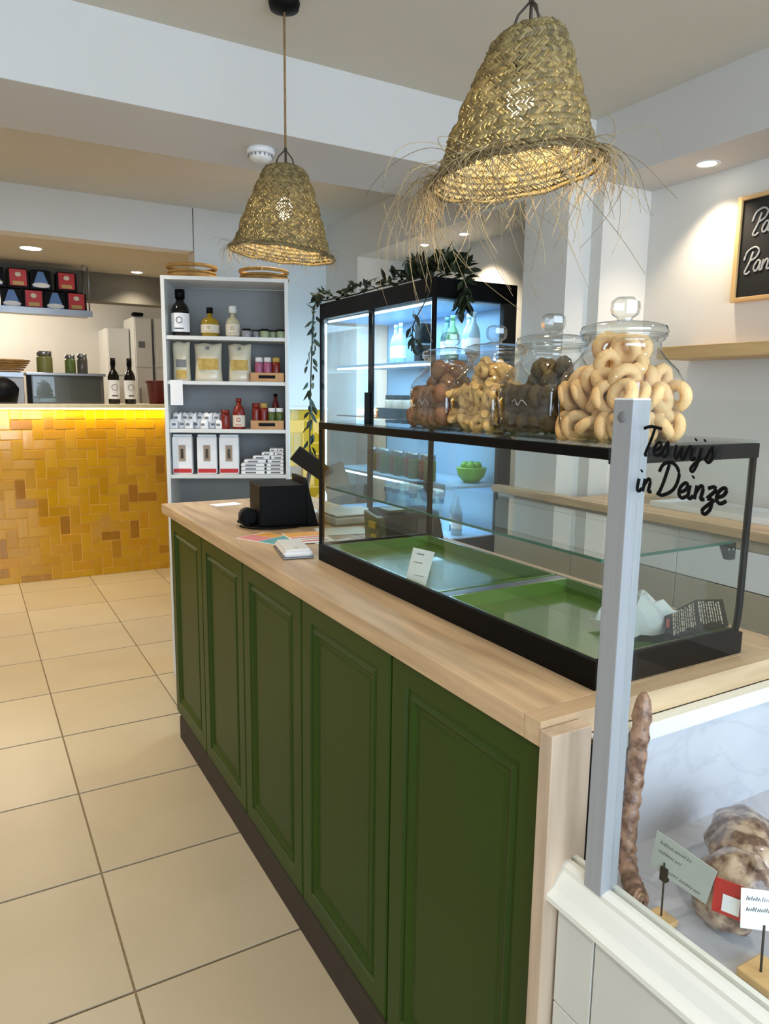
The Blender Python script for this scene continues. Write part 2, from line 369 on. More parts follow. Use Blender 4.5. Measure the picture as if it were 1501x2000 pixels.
# ================================================================== YELLOW TILED COUNTER
yc=thing('tiled_counter','tall counter clad in glazed yellow herringbone tiles with lit top edge','counter',(.4,6.05,0))
MB().box(-1.2,1.62,6.062,6.62,0,1.325).build('body',M['ygrout'],yc)
herring(yc,-1.19,1.62,0.004,1.322,6.062,-.02,-.02)
MB().box(-1.25,1.64,6.005,6.70,1.336,1.366).build('countertop',M['slab'],yc,bev=.003)
MB().box(-1.2,1.6,6.012,6.03,1.326,1.336).build('led_strip',M['led'],yc)
light('led_strip_light','AREA',(.2,6.025,1.322),5,(1,.78,.3),2.8,(R(-8),0,0),.02)
# ------------------------------------------------------------------ products: generic builders (local coordinates, base at z = 0)
def bottle(name,label,cat,loc,prof,gm,lbl=None,lm=None,capm=None,capz=None,group=None,rz=0,mark=None,seg=20):
    t=thing(name,label,cat,loc,rz,group)
    MB().lathe(prof,seg).build('glass_body',gm,t,local=True)
    if lbl:
        r,z0,z1=lbl; MB().lathe([(r,z0),(r,z1)],seg,cap=False).build('label',lm or M['lbl'],t,local=True)
        if mark:
            mb=MB(); mb.tor((0,-r-.0006,(z0+z1)/2+(z1-z0)*.12),(z1-z0)*.16,.0016,rot=Euler((R(90),0,0)).to_matrix(),seg=14,ss=4); mb.box(-r*.5,r*.5,-r-.001,-r,z0+(z1-z0)*.14,z0+(z1-z0)*.2); mb.build('label_print',mark,t,local=True)
    if capz: MB().lathe([(capz[0],capz[1]),(capz[0],capz[2])],14).build('cap',capm or M['blkp'],t,local=True)
    return t
def wine(loc,label,s=1.0,group=None,rz=0):
    pr=[(.036*s,0),(.038*s,.01),(.038*s,.19*s),(.030*s,.215*s),(.015*s,.24*s),(.0145*s,.30*s),(.016*s,.302*s),(.016*s,.315*s)]
    return bottle('wine_bottle',label,'bottle',loc,pr,M['wine'],(.0388*s,.035*s,.165*s),M['paper'],M['blkp'],(.0175*s,.262*s,.318*s),group,rz,M['ink'])
def smalljar(loc,label,cm,capm,r=.02,h=.05,group=None,name='preserve_jar'):
    t=thing(name,label,'jar',loc,0,group)
    MB().lathe([(r*.95,0),(r,.004),(r,h*.7),(r*.85,h*.8)],14).build('jar_body',cm,t,local=True)
    MB().lathe([(r*.92,h*.8),(r*.92,h)],14).build('lid',capm,t,local=True); return t
def bag(name,label,loc,w,h,d,bm_,rz=0,cat='bag',group=None,prints=(),top=None,dn=10):
    t=thing(name,label,cat,loc,rz,group); v=[];f=[];nx,nz=6,dn
    for sd in (-1,1):
        for k in range(nz+1):
            z=k/nz; pin=max(0.02,math.sin(PI*min(1,(z*.93+.07)))**.35) if z<.99 else .03
            if z<.06: pin=.9
            for i in range(nx+1):
                x=i/nx*2-1; e=(1-abs(x)**4)**.5 if abs(x)<1 else 0
                v.append((x*w/2*(1-.06*math.sin(PI*z)),sd*d/2*pin*(.15+.85*e)*(1+.08*math.sin(9*x+7*z)),z*h+.004*math.sin(5*x+3)*(z>.9)))
    n1=(nx+1)*(nz+1)
    for k in range(nz):
        for i in range(nx):
            a=k*(nx+1)+i; f.append((a,a+1,a+nx+2,a+nx+1)); f.append((n1+a,n1+a+nx+1,n1+a+nx+2,n1+a+1))
    for k in range(nz):
        a=k*(nx+1); f.append((a,a+nx+1,n1+a+nx+1,n1+a)); a+=nx; f.append((a,n1+a,n1+a+nx+1,a+nx+1))
    for i in range(nx): f.append((i,n1+i,n1+i+1,i+1)); a=nz*(nx+1)+i; f.append((a,a+1,n1+a+1,n1+a))
    MB().add(v,f,0,True).build('bag_body',bm_,t,local=True)
    for nm,x0,x1,z0,z1,mm in prints:
        MB().box(x0*w/2,x1*w/2,-d/2-.0025,-d/2*.8,z0*h,z1*h).build(nm,mm,t,local=True,bev=.001)
    return t
def pbox(name,label,loc,w,d,h,m_,rz=0,cat='box',group=None,prints=(),bev=.002):
    t=thing(name,label,cat,loc,rz,group)
    MB().box(-w/2,w/2,-d/2,d/2,0,h).build('box_body',m_,t,local=True,bev=bev)
    for nm,x0,x1,z0,z1,mm in prints: MB().box(x0*w/2,x1*w/2,-d/2-.0012,-d/2+.001,z0*h,z1*h).build(nm,mm,t,local=True)
    return t
# ------------------------------------------------------------------ on the yellow counter
YT=1.366
wine((1.04,6.17,YT),'dark wine bottle with white label, left of the pair on the yellow counter',1.14)
wine((1.165,6.17,YT),'dark wine bottle with white label, right of the pair on the yellow counter',1.14)
t=thing('display_cabinet','low dark glass-fronted cabinet on the yellow counter','cabinet',(.7,6.3,YT))
MB().box(.43,.97,6.2,6.5,YT,YT+.215).build('cabinet_body',M['dgrey'],t,bev=.004)
MB().box(.415,.985,6.18,6.52,YT+.215,YT+.235).build('top_panel',M['steel'],t,bev=.003)
MB().box(.415,.45,6.18,6.2,YT,YT+.215).build('corner_post',M['blkp'],t)
MB().box(.46,.95,6.192,6.2,YT+.015,YT+.205).build('glass_front',M['glassd'],t)
t=thing('steel_cabinet','light grey steel box under the woven bowl on the yellow counter','cabinet',(.15,6.35,YT))
MB().box(-.1,.40,6.25,6.5,YT,YT+.232).build('cabinet_body',M['bluegr'],t,bev=.004); MB().box(-.1,.40,6.24,6.25,YT+.2,YT+.232).build('front_trim',M['steel'],t)
t=thing('coffee_machine','black rounded machine at the left end of the yellow counter','machine',(.24,6.18,YT))
MB().lathe([(.10,.012),(.11,.06),(.118,.11),(.09,.155),(.05,.185),(.01,.2)],24,(.24,6.11,YT)).build('housing',M['blkp'],t); MB().lathe([(.10,0),(.10,.012)],24,(.24,6.11,YT)).build('base',M['drub'],t)
def wbowl(loc,label,r,h,name='woven_bowl',cat='bowl',flat=False):
    t=thing(name,label,cat,loc)
    if flat:
        for k,zz in enumerate((.010,h*.42,h-.012)): MB().tor((0,0,zz),r-(.004 if k==1 else 0),.0095 if k!=1 else .006,0,36,7).build('hoop',M['wick'],t,local=True)
        MB().lathe([(r-.003,.004),(r-.006,h*.5)],36,cap=False).build('woven_wall',M['wick'],t,local=True); MB().lathe([(r*.97,.001),(r*.97,.005)],30).build('base',M['wick'],t,local=True); return t
    rows=6
    for k in range(rows):
        z=h*k/(rows-1); rr=r*(.55+.45*(k/(rows-1))**.7)
        MB().tor((0,0,z+.004),rr,.006,0,28,6).build('coil',M['wick'],t,local=True)
    MB().lathe([(r*.5,0),(r*.5,.003)],24).build('base',M['wick'],t,local=True); return t
wbowl((.30,6.33,YT+.234),'shallow woven bowl on the grey steel box, far left',.155,.085)
smalljar((.56,6.33,YT+.236),'tall glass jar of amber preserve with pale lid on the dark cabinet',M['olivep'],M['steel'],.058,.165)
smalljar((.745,6.33,YT+.236),'greenish glass jar, left of two jars standing close on the cabinet',M['olive'],M['steel'],.04,.145)
smalljar((.835,6.33,YT+.236),'dark glass jar, right of two jars standing close on the cabinet',M['dgrey'],M['steel'],.04,.155)
t=thing('bucket','maroon plastic bucket on the yellow counter beside the bookcase','bucket',(1.40,6.3,YT))
MB().lathe([(.06,0),(.075,.17),(.085,.172),(.086,.19)],24).build('bucket_body',M['maroon'],t,local=True); MB().tor((0,0,.188),.084,.005).build('rim',M['maroon'],t,local=True)
# hanging rack of gift boxes
rk=thing('hanging_rack','steel wall rack hung below the ceiling, filled with gift boxes','rack',(.3,6.12,2.03))
MB().box(-.9,.885,6.02,6.32,2.035,2.055).build('shelf_board',M['steel'],rk,bev=.003); MB().box(-.9,.885,6.012,6.02,2.02,2.065).build('front_lip',M['steel'],rk)
for x in (.868,): 
    MB().tube([(x,6.03,2.06),(x,6.03,2.37),(x,6.06,2.40)],.006).build('side_bracket',M['steel'],rk); MB().tube([(x,6.30,2.06),(x,6.30,2.40)],.006).build('side_bracket',M['steel'],rk); MB().tor((x-.02,6.04,2.38),.02,.005,rot=Euler((R(90),0,0)).to_matrix()).build('hook',M['steel'],rk)
def gift(x,z,kind,label,w=.146,h=.142):
    t=thing('gift_box',label,'box',(x,6.13,z),0,'panettone style gift boxes on the rack')
    MB().lathe([(w*.70,0),(w*.66,h*.95),(w*.5,h)],4,sm=False,ph=PI/4).build('box_body',M['blkp'],t,local=True)
    y=-w*.5-.002
    if kind=='red':
        MB().box(-w*.38,w*.38,y-.001,y+.003,h*.12,h*.93).build('red_print',M['red'],t,local=True)
        MB().ell((0,y-.002,h*.68),w*.15,.002,h*.12,seg=10,rings=6).build('emblem_print',M['lbl'],t,local=True); b=MB(); b.box(-w*.25,w*.25,y-.003,y,h*.16,h*.34); b.build('gold_print',M['gold'],t,local=True)
    else:
        b=MB(); b.add([(-w*.40,y-.002,h*.10),(w*.40,y-.002,h*.10),(w*.12,y+.002,h*.90),(-w*.12,y+.002,h*.90)],[(0,1,2,3)]); b.build('blue_print',M['blue'],t,local=True)
        b=MB(); b.ell((0,y-.003,h*.22),w*.42,.002,h*.13); b.build('white_print',M['paper'],t,local=True)
    return t
for i,(x,k,l) in enumerate(((.345,'blue','black gift box with blue print, left end of rack bottom row'),(.49,'red','black and red gift box, second in the rack bottom row'),(.635,'blue','black gift box with blue print, third in the rack bottom row'),(.782,'red','red gift box at the right end of the rack bottom row'),(.195,'red','red gift box mostly cut by the left picture edge, bottom row'))): gift(x,2.056,k,l)
for i,(x,k,l) in enumerate(((.235,'blue','black gift box half out of frame at left, upper row'),(.395,'red','red gift box on the upper row, left of the blue one'),(.545,'blue','black gift box with blue print in the middle of the upper row'),(.72,'red','red gift box at the right end of the upper row'))): gift(x,2.199,k,l)
# tall white cabinets in the kitchen
for x0,x1,y,h,l in ((1.22,1.43,7.5,2.07,'narrow white cabinet with thin frame in the kitchen, left'),(1.435,1.60,7.3,2.17,'tall white fridge cabinet with dark marks in the kitchen, middle'),(1.62,1.85,7.3,2.17,'tall white cabinet just left of the bookcase, partly hidden')):
    t=thing('tall_cabinet',l,'cabinet',((x0+x1)/2,y,0)); MB().box(x0,x1,y,y+.5,0,h).build('cabinet_body',M['white'],t,bev=.004)
    MB().box(x0+.01,x1-.01,y-.018,y,.1,h*.78).build('door',M['white'],t,bev=.003); MB().box(x0+.01,x1-.01,y-.018,y,h*.785,h-.01).build('door',M['white'],t,bev=.003)
    MB().box(x0+.03,x0+.04,y-.04,y-.018,1.2,1.5).build('handle',M['steel'],t)
b=MB(); b.box(1.47,1.53,7.278,7.281,1.88,1.94); tag(b.build('notice',M['gink']),'small dark square notice on the tall white fridge cabinet','notice')
b=MB(); b.box(1.42,1.52,7.25,7.33,2.172,2.205); tag(b.build('small_box',M['blkp'],bev=.01),'small black object on top of the tall white cabinet','box')
# ================================================================== WHITE BOOKCASE
BA=Vector((.855,3.68,0)); BB=Vector((1.417,3.44,0)); ang=math.atan2(BB.y-BA.y,BB.x-BA.x); BWd=(BB-BA).length
bk=thing('bookcase','tall white open bookcase full of Italian groceries beside the yellow counter','bookcase',tuple((BA+BB)/2),ang)
hw=BWd/2; BD=.28
for s in (-1,1): MB().box(min(s*hw,s*(hw-.018)),max(s*hw,s*(hw-.018)),0,BD,0,2.02).build('side_panel',M['white'],bk,local=True,bev=.001)
MB().box(-hw+.018,hw-.018,BD-.006,BD,.05,2.0).build('back_panel',M['greyin'],bk,local=True)
MB().box(-hw+.018,hw-.018,0,BD,2.002,2.02).build('top_panel',M['white'],bk,local=True,bev=.001)
SH=(1.738,1.520,1.282,1.052,.80,.5,.2)
for z in SH: MB().box(-hw+.018,hw-.018,.004,BD-.006,z-.018,z).build('shelf',M['white'],bk,local=True,bev=.001)
BM=wm(bk)
def bp(u,dep,z):   # u: 0..1 along the front, dep from the front edge
    p=BM@Vector((-hw+u*2*hw,dep,z)); return (p.x,p.y,p.z+.0005)
# baskets on top
wbowl(bp(.22,.13,2.02),'round flat wicker basket on the left of the bookcase top',.118,.07,'round_basket','basket',True)
wbowl(bp(.80,.13,2.02),'round flat wicker basket on the right of the bookcase top, behind the lamp',.118,.06,'round_basket','basket',True)
# shelf 1
z=SH[0]
bottle('liqueur_bottle','large dark liqueur bottle with white label on the top shelf','bottle',bp(.13,.07,z),[(.040,0),(.043,.005),(.044,.125),(.038,.145),(.020,.165),(.018,.19)],M['wine'],(.0447,.02,.11),M['paper'],M['blkp'],(.024,.182,.225),None,ang,M['ink'])
bottle('oil_bottle','square olive-oil yellow bottle with dark stopper on the top shelf','bottle',bp(.36,.09,z),[(.042,0),(.046,.004),(.046,.078),(.036,.09),(.013,.098),(.012,.118)],M['oil'],(.0465,.02,.06),M['lbl'],M['blkp'],(.016,.118,.145),None,ang,M['gold'],seg=8)
bottle('spirit_bottle','clear spirit bottle with round white stopper on the top shelf','bottle',bp(.545,.09,z),[(.034,0),(.036,.004),(.036,.07),(.030,.09),(.013,.10),(.012,.12)],M['grappa'],(.0365,.012,.065),M['lbl'],M['white'],(.02,.12,.155),None,ang,M['gold'])
for k,(u,d,cm,cp,l) in enumerate(((.66,.05,M['bluegr'],M['blkp'],'small blue-grey jar, leftmost of the low jars on the top shelf'),(.735,.09,M['bluegr'],M['ink'],'small blue-grey jar, second of the low jars on the top shelf'),(.805,.05,M['palegr'],M['blkp'],'small pale green jar, third of the low jars on the top shelf'),(.87,.09,M['palegr'],M['ink'],'small pale green jar, fourth of the low jars on the top shelf'),(.94,.05,M['palegr'],M['blkp'],'small pale green jar at the right end of the top shelf'))):
    smalljar(bp(u,d,z),l,cm,cp,.023,.042)
# shelf 2
z=SH[1]
bag('pasta_bag','narrow white pasta bag with grey oval at the left of the second shelf',bp(.13,.07,z),.085,.19,.05,M['film'],ang,prints=(('bag_print',-.6,.6,.35,.55,M['gink']),('window',-.6,.6,.06,.28,M['pasta'])))
bag('pasta_bag','wide cream pasta bag showing yellow pasta, middle of the second shelf',bp(.345,.07,z),.135,.185,.06,M['film'],ang,prints=(('window',-.7,.75,.3,.6,M['pasta']),('bag_print',-.12,.12,.84,.92,M['gink'])))
bag('pasta_bag','cream pasta bag beside the small crate on the second shelf',bp(.60,.07,z),.115,.185,.06,M['film'],ang,prints=(('window',-.75,.7,.3,.58,M['pasta']),('bag_print',-.12,.12,.84,.92,M['gink'])))
def crate(u,z,l):
    t=thing('wooden_crate',l,'crate',bp(u,.07,z),ang); w,d,h=.165,.12,.045
    MB().box(-w/2,w/2,-d/2,d/2,0,.006).build('base',M['kraft'],t,local=True)
    for y0,y1 in ((-d/2,-d/2+.006),(d/2-.006,d/2)): MB().box(-w/2,w/2,y0,y1,.006,h).build('side_board',M['kraft'],t,local=True)
    for x0,x1 in ((-w/2,-w/2+.006),(w/2-.006,w/2)): MB().box(x0,x1,-d/2+.006,d/2-.006,.006,h).build('side_board',M['kraft'],t,local=True)
    MB().box(-w*.26,w*.24,-d/2-.0015,-d/2,h*.38,h*.72).build('name_plate',M['blkp'],t,local=True)
crate(.825,z,'small wooden crate holding red and pink jars, second shelf')
for k,(u,cm,l) in enumerate(((.755,M['jam'],'left pink jam jar in the crate on the second shelf'),(.825,M['jam'],'middle pink jam jar in the crate on the second shelf'),(.895,M['sauce'],'dark red jar at the right in the crate on the second shelf'))): smalljar(bp(u,.06,z+.007),l,cm,M['white'] if k<2 else M['gold'],.021,.115)
b=MB(); b.box(-.03,.03,-.0008,0,-.12,.002); o=b.build('price_note',M['paper'],None,local=True,loc=bp(.10,-.0025,z)); o.rotation_euler=(0,0,ang); tag(o,'blank white paper note hanging from the second shelf edge','note')
# shelf 3
z=SH[2]
k=0
for lay in range(2):
    for i in range(7-lay):
        u=.055+i*.062+lay*.03
        o=bag('nougat_pack','small crumpled white sweet pack, '+('first','second','third','fourth','fifth','sixth','seventh')[i]+' from the left in the '+('bottom','top')[lay]+' row, third shelf',bp(u,.05+.03*(i%2),z+lay*.034),.045,.045,.028,M['paper'],ang+rnd.uniform(-.5,.5),'packet','white sweet packs on the third shelf',prints=(('pack_print',-.5,.3,.35,.6,M['gink']),),dn=5)
smalljar(bp(.475,.05,z),'short jar of red sauce left of the tall sauce bottle, third shelf',M['sauce'],M['sauce'],.023,.095)
bottle('sauce_bottle','tall red sauce bottle with pale label on the third shelf','bottle',bp(.585,.05,z),[(.030,0),(.031,.004),(.031,.08),(.022,.11),(.012,.12),(.012,.14)],M['sauce'],(.0315,.012,.07),M['lbl'],M['sauce'],(.014,.135,.155),None,ang,M['redp'])
crate(.82,z,'small wooden crate of preserves at the right of the third shelf')
for u,cm,cp,hh,l in ((.725,M['sauce'],M['sauce'],.125,'left red jar behind the crate front on the third shelf'),(.79,M['sauce'],M['gold'],.125,'second red jar behind the crate front on the third shelf'),(.855,M['olive'],M['paper'],.10,'yellow-green jar with white lid in the third shelf crate, left'),(.92,M['olive'],M['paper'],.10,'yellow-green jar with white lid in the third shelf crate, right')): smalljar(bp(u,.06,z+.007),l,cm,cp,.020,hh)
bottle('sauce_bottle','slim dark red bottle standing at the back right of the third shelf','bottle',bp(.88,.20,z),[(.018,0),(.018,.12),(.008,.15),(.008,.17)],M['sauce'],capz=(.010,.165,.18),seg=12)
# shelf 4
z=SH[3]
for u,l in ((.12,'white flour bag with red base band, leftmost on the fourth shelf'),(.32,'white flour bag with red base band, middle one on the fourth shelf'),(.50,'white flour bag with red base band, rightmost on the fourth shelf')):
    t=pbox('flour_bag',l,bp(u,.06,z),.098,.06,.19,M['paper'],ang,'bag',prints=(('red_band',-.92,.92,.04,.15,M['red']),('figure_print',-.35,.35,.35,.78,M['tan']),('figure_core',-.15,.15,.42,.68,M['ink'])),bev=.006)
    MB().box(-.046,.046,-.006,.006,.188,.20).build('folded_top',M['paper'],t,local=True)
for i in range(7):
    zz=z+.019*i
    L_=(.215,.215,.215,.20,.155,.11,.07)[i]
    t=pbox('grissini_pack','long white breadstick pack on the fourth shelf, '+('lowest of the stack','second from the bottom of the stack','third from the bottom of the stack','fourth from the bottom of the stack','third from the top of the stack','second from the top, shortened by overlap','topmost of the stack')[i],bp(.965-L_/2/BWd*1.0-.015,.07,zz),L_,.09,.018,M['paper'],ang,'packet','long white packs stacked on the fourth shelf',prints=(('pack_print',-.8,-.3,.3,.7,M['gink']),('pack_print',.1,.2,.2,.9,M['ink']),('pack_print',.4,.85,.3,.7,M['gink'])),bev=.005)
# ================================================================== GREEN COUNTER
X0=.708; GZ0,GZ1=.10,.952
def pdoor(y0,y1,z0,z1,x):
    prof=[(0,.020),(0,.003),(.003,0),(.052,0),(.056,.006),(.064,.006),(.070,.0005),(.075,.002),(.084,.009),(.092,.009),(.098,.0075)]
    v=[];f=[]
    for ins,dx in prof: v+=[(x+dx,y0+ins,z0+ins),(x+dx,y1-ins,z0+ins),(x+dx,y1-ins,z1-ins),(x+dx,y0+ins,z1-ins)]
    n=len(prof)
    for k in range(n-1):
        for i in range(4): j=(i+1)%4; f.append((k*4+i,k*4+j,k*4+4+j,k*4+4+i))
    f.append((n*4-4,n*4-3,n*4-2,n*4-1)); f.append((0,3,2,1)); return MB().add(v,f)
names=('nearest the wood end panel','second from the wood end panel','third and middle cabinet of the row','fourth from the wood end panel','at the far end by the bookcase')
for i in range(5):
    y0=.742+i*.455 if i else .742; y1=1.195+i*.455
    y0=.742 if i==0 else .740+i*.455
    t=thing('base_cabinet','olive green base cabinet with framed door, '+names[i],'cabinet',(X0,(y0+y1)/2,0),0,'olive green counter cabinets')
    MB().box(X0+.021,1.26,y0+.001,y1+.0,.10,.953).build('cabinet_body',M['carc'],t)
    pdoor(y0+.0035,y1-.0035,GZ0,GZ1,X0).build('door',M['green'],t)
    MB().box(X0-.004,1.20,y0+.001,min(y1,2.95),0.001,.099).build('toe_shade',M['toe_shade'],t)  # dark block drawn in place of the floor shade under the doors
wt=MB(); wt.box(.693,1.36,.778,3.10,.9555,.995); wto=wt.build('worktop',M['oak'],bev=.0012); tag(wto,'long light oak worktop on the olive green cabinets','worktop'); MB().box(.693,1.36,.740,.7775,.9555,.995).build('edge_band',M['oakx'],wto,bev=.0012)
tag(MB().box(.690,.768,.712,.7385,.001,.985).build('end_panel',M['oakz'],bev=.0015),'narrow pale oak end panel beside the last green door','panel')
# ------------------------------------------------------------------ glass display case on the worktop
CX0,CX1,CY0,CY1=.845,1.222,.785,1.84; WZ=.9955; CT=1.385
dc=thing('glass_display_case','black-framed glass counter display case holding two green trays','display case',((CX0+CX1)/2,(CY0+CY1)/2,WZ))
b=MB(); b.box(CX0,CX1,CY0,CY1,WZ,WZ+.008)
b.box(CX0,CX0+.012,CY0,CY1,WZ+.008,WZ+.048); b.box(CX1-.012,CX1,CY0,CY1,WZ+.008,WZ+.04); b.box(CX0+.012,CX1-.012,CY0,CY0+.012,WZ+.008,WZ+.048); b.box(CX0+.012,CX1-.012,CY1-.012,CY1,WZ+.008,WZ+.048)
b.build('base_frame',M['blk'],dc)
MB().box(CX0,CX0+.014,CY0,CY1,CT-.018,CT).build('top_rail',M['blk'],dc,bev=.002)
MB().box(CX0+.014,CX1,CY0,CY0+.014,CT-.026,CT).build('top_rail',M['blk'],dc,bev=.002)
MB().box(CX1-.012,CX1,CY0+.014,CY1,CT-.014,CT).build('top_rail',M['blk'],dc,bev=.002)
MB().box(CX0+.014,CX1-.012,CY1-.012,CY1,CT-.014,CT).build('top_rail',M['blk'],dc,bev=.002)
MB().box(CX0,CX0+.013,CY1-.013,CY1,WZ+.048,CT-.018).build('corner_post',M['blk'],dc,bev=.002)
MB().box(CX1-.013,CX1,CY1-.013,CY1,WZ+.04,CT-.014).build('corner_post',M['blk'],dc,bev=.002)
MB().tube([(CX1-.007,CY0+.007,CT-.018),(CX1-.007,CY0+.007,WZ+.09),(CX1-.010,CY0+.007,WZ+.055),(CX1-.022,CY0+.007,WZ+.02)],.0065).build('corner_post',M['blk'],dc)
MB().box(CX0+.003,CX0+.006,CY0+.006,CY1-.013,WZ+.048,CT-.018).build('front_pane',M['glassd'],dc)
MB().box(CX0+.008,CX1-.02,CY0+.003,CY0+.006,WZ+.048,CT-.018).build('side_pane',M['glassd'],dc)
MB().box(CX0+.013,CX1-.013,CY1-.006,CY1-.003,WZ+.048,CT-.014).build('side_pane',M['glassd'],dc)
MB().box(CX0+.002,CX1-.002,CY0+.002,CY1-.002,CT+.0005,CT+.0055).build('top_pane',M['glassd'],dc)
SZ=1.205
MB().box(CX0+.016,CX1-.03,CY0+.016,CY1-.018,SZ-.0025,SZ+.0025).build('glass_shelf',M['glassd'],dc)
b=MB(); b.box(CX0+.0152,CX0+.0162,CY0+.016,CY1-.018,SZ-.0026,SZ+.0026); b.box(CX0+.016,CX1-.03,CY0+.0152,CY0+.0162,SZ-.0026,SZ+.0026); b.build('shelf_edge',M['edge'],dc)
for x,y in ((CX1-.045,CY0+.022),(CX1-.045,CY1-.03)):
    b=MB(); b.add([(x,y,SZ-.003),(x+.035,y,SZ-.003),(x+.035,y,SZ-.035),(x+.018,y,SZ-.035),(x,y+.012,SZ-.003),(x+.035,y+.012,SZ-.003),(x+.035,y+.012,SZ-.035),(x+.018,y+.012,SZ-.035)],[(0,1,2,3),(7,6,5,4),(0,4,5,1),(1,5,6,2),(2,6,7,3),(3,7,4,0)]); br=b.build('shelf_bracket',M['blk'],dc)
    b=MB(); 
    for q in (.013,.026): b.ell((x+q,y-.001,SZ-.015),.003,.002,.003,seg=8,rings=4)
    b.build('screw',M['steel'],br)
# pane joints and clips
for y,l in ((1.545,'glossy green tray in the far half of the glass display case'),(1.015,'glossy green tray in the near half of the glass display case')):
    h=.265 if y>1.2 else .205; y0,y1=(1.262,1.815) if y>1.2 else (.802,1.222)
    t=thing('serving_tray',l,'tray',((CX0+CX1)/2,y,WZ+.009)); xa,xb=CX0+.018,CX1-.018
    MB().box(xa+.004,xb-.004,y0+.004,y1-.004,WZ+.009,WZ+.016).build('tray_floor',M['traygreen'],t)
    b=MB(); zt=WZ+.045
    b.box(xa,xa+.004,y0,y1,WZ+.009,zt);b.box(xb-.004,xb,y0,y1,WZ+.009,zt);b.box(xa+.004,xb-.004,y0,y0+.004,WZ+.009,zt);b.box(xa+.004,xb-.004,y1-.004,y1,WZ+.009,zt); b.build('tray_wall',M['traygreen'],t)
MB().box(CX0+.014,CX1-.014,1.226,1.258,WZ+.036,WZ+.044).build('tray_divider',M['steel'],dc,bev=.002)
def card(name,label,cat,pts,th,m_,rows,inkm,ax=None,extra=None):
    P=[Vector(p) for p in pts]; n=(P[1]-P[0]).cross(P[3]-P[0]).normalized(); o=P[0]
    t=thing(name,label,cat,tuple(P[0]))
    MB().add([p for p in P]+[p+n*th for p in P],[(0,1,2,3),(7,6,5,4),(0,4,5,1),(1,5,6,2),(2,6,7,3),(3,7,4,0)]).build('card',m_,t)
    U=P[1]-P[0];V=P[3]-P[0]; b=MB()
    for (v,u0,u1,hh) in rows:
        u=u0
        while u<u1-.02:
            w=min(u1-u,rnd.uniform(.18,.34)); k=max(3,int(w/.022)); pts=[]
            for q in range(k+1): pts.append(P[0]+U*(u+w*.9*q/k)+V*(v+(hh*rnd.uniform(.55,1.0) if q%2 else 0))-n*.0003)
            b.tube(pts,.00055,4); b.tube([p+n*(th+.0006) for p in pts],.00055,4); u+=w
    pr=b.build('lettering',inkm,t); pr['kind']='stuff'
    return t,P,U,V,n
card('price_card','narrow white price card leaning in the far green tray','price card',[(.864,1.405,WZ+.018),(.884,1.350,WZ+.018),(.909,1.345,WZ+.112),(.886,1.400,WZ+.115)],.0008,M['paper'],[(.86,.25,.6,.03),(.66,.2,.62,.03),(.36,.35,.85,.02)],M['gink'])
# crumpled paper and black leaflet
b=MB(); v=[];N=9
for i in range(N):
    for j in range(N):
        u,w=i/(N-1)-.5,j/(N-1)-.5; rr=max(abs(u),abs(w))*2
        v.append((1.118+u*.15*(1-.35*w)+.01*math.sin(9*w),.935+w*.12+.008*math.sin(11*u),WZ+.022+(.072*(1-rr)**.6 if rr<1 else 0)+.008*abs(math.sin(13*u+5*w))+rnd.uniform(0,.004)))
f=[(i*N+j,i*N+j+1,(i+1)*N+j+1,(i+1)*N+j) for i in range(N-1) for j in range(N-1)]
b.add(v,f); tag(b.build('crumpled_paper',M['paper']),'crumpled white paper lying in the near green tray','paper')
t=thing('leaflet','black folded leaflet with rows of white print in the near tray','leaflet',(1.12,.83,WZ+.03))
A=Vector((1.036,.806,WZ+.037));B=Vector((1.126,.806,WZ+.056));Cc=Vector((1.210,.806,WZ+.046)); up=Vector((.110,.092,.014))
for p,q in ((A,B),(B,Cc)):
    n=(q-p).cross(up).normalized()*.0012; MB().add([p,q,q+up,p+up,p+n,q+n,q+up+n,p+up+n],[(3,2,1,0),(4,5,6,7),(0,1,5,4),(1,2,6,5),(2,3,7,6),(3,0,4,7)]).build('leaflet_panel',M['blkp'],t)
b=MB()
for p,q,n0 in ((A,B,11),(B,Cc,9)):
    d=q-p; n=d.cross(up).normalized()*.0018; n=n if n.z>0 else -n
    for k in range(n0):
        u=.24+.70*k/n0 if n0==11 else .04+.82*k/n0; v0=rnd.uniform(.08,.2)
        while v0<.86:
            v1=min(.92,v0+rnd.uniform(.06,.20)); w=.030 if k%4 else .045
            b.add([p+d*u+up*v0+n,p+d*(u+w)+up*v0+n,p+d*(u+w)+up*v1+n,p+d*u+up*v1+n],[(0,1,2,3)]); v0=v1+.03
b.build('print_rows',M['lbl'],t)['kind']='stuff'
d=B-A; n=d.cross(up).normalized()*.002; n=n if n.z>0 else -n
MB().add([A+d*.04+up*.5+n,A+d*.14+up*.5+n,A+d*.14+up*.8+n,A+d*.04+up*.8+n],[(0,1,2,3)]).build('red_print',M['redp'],t)
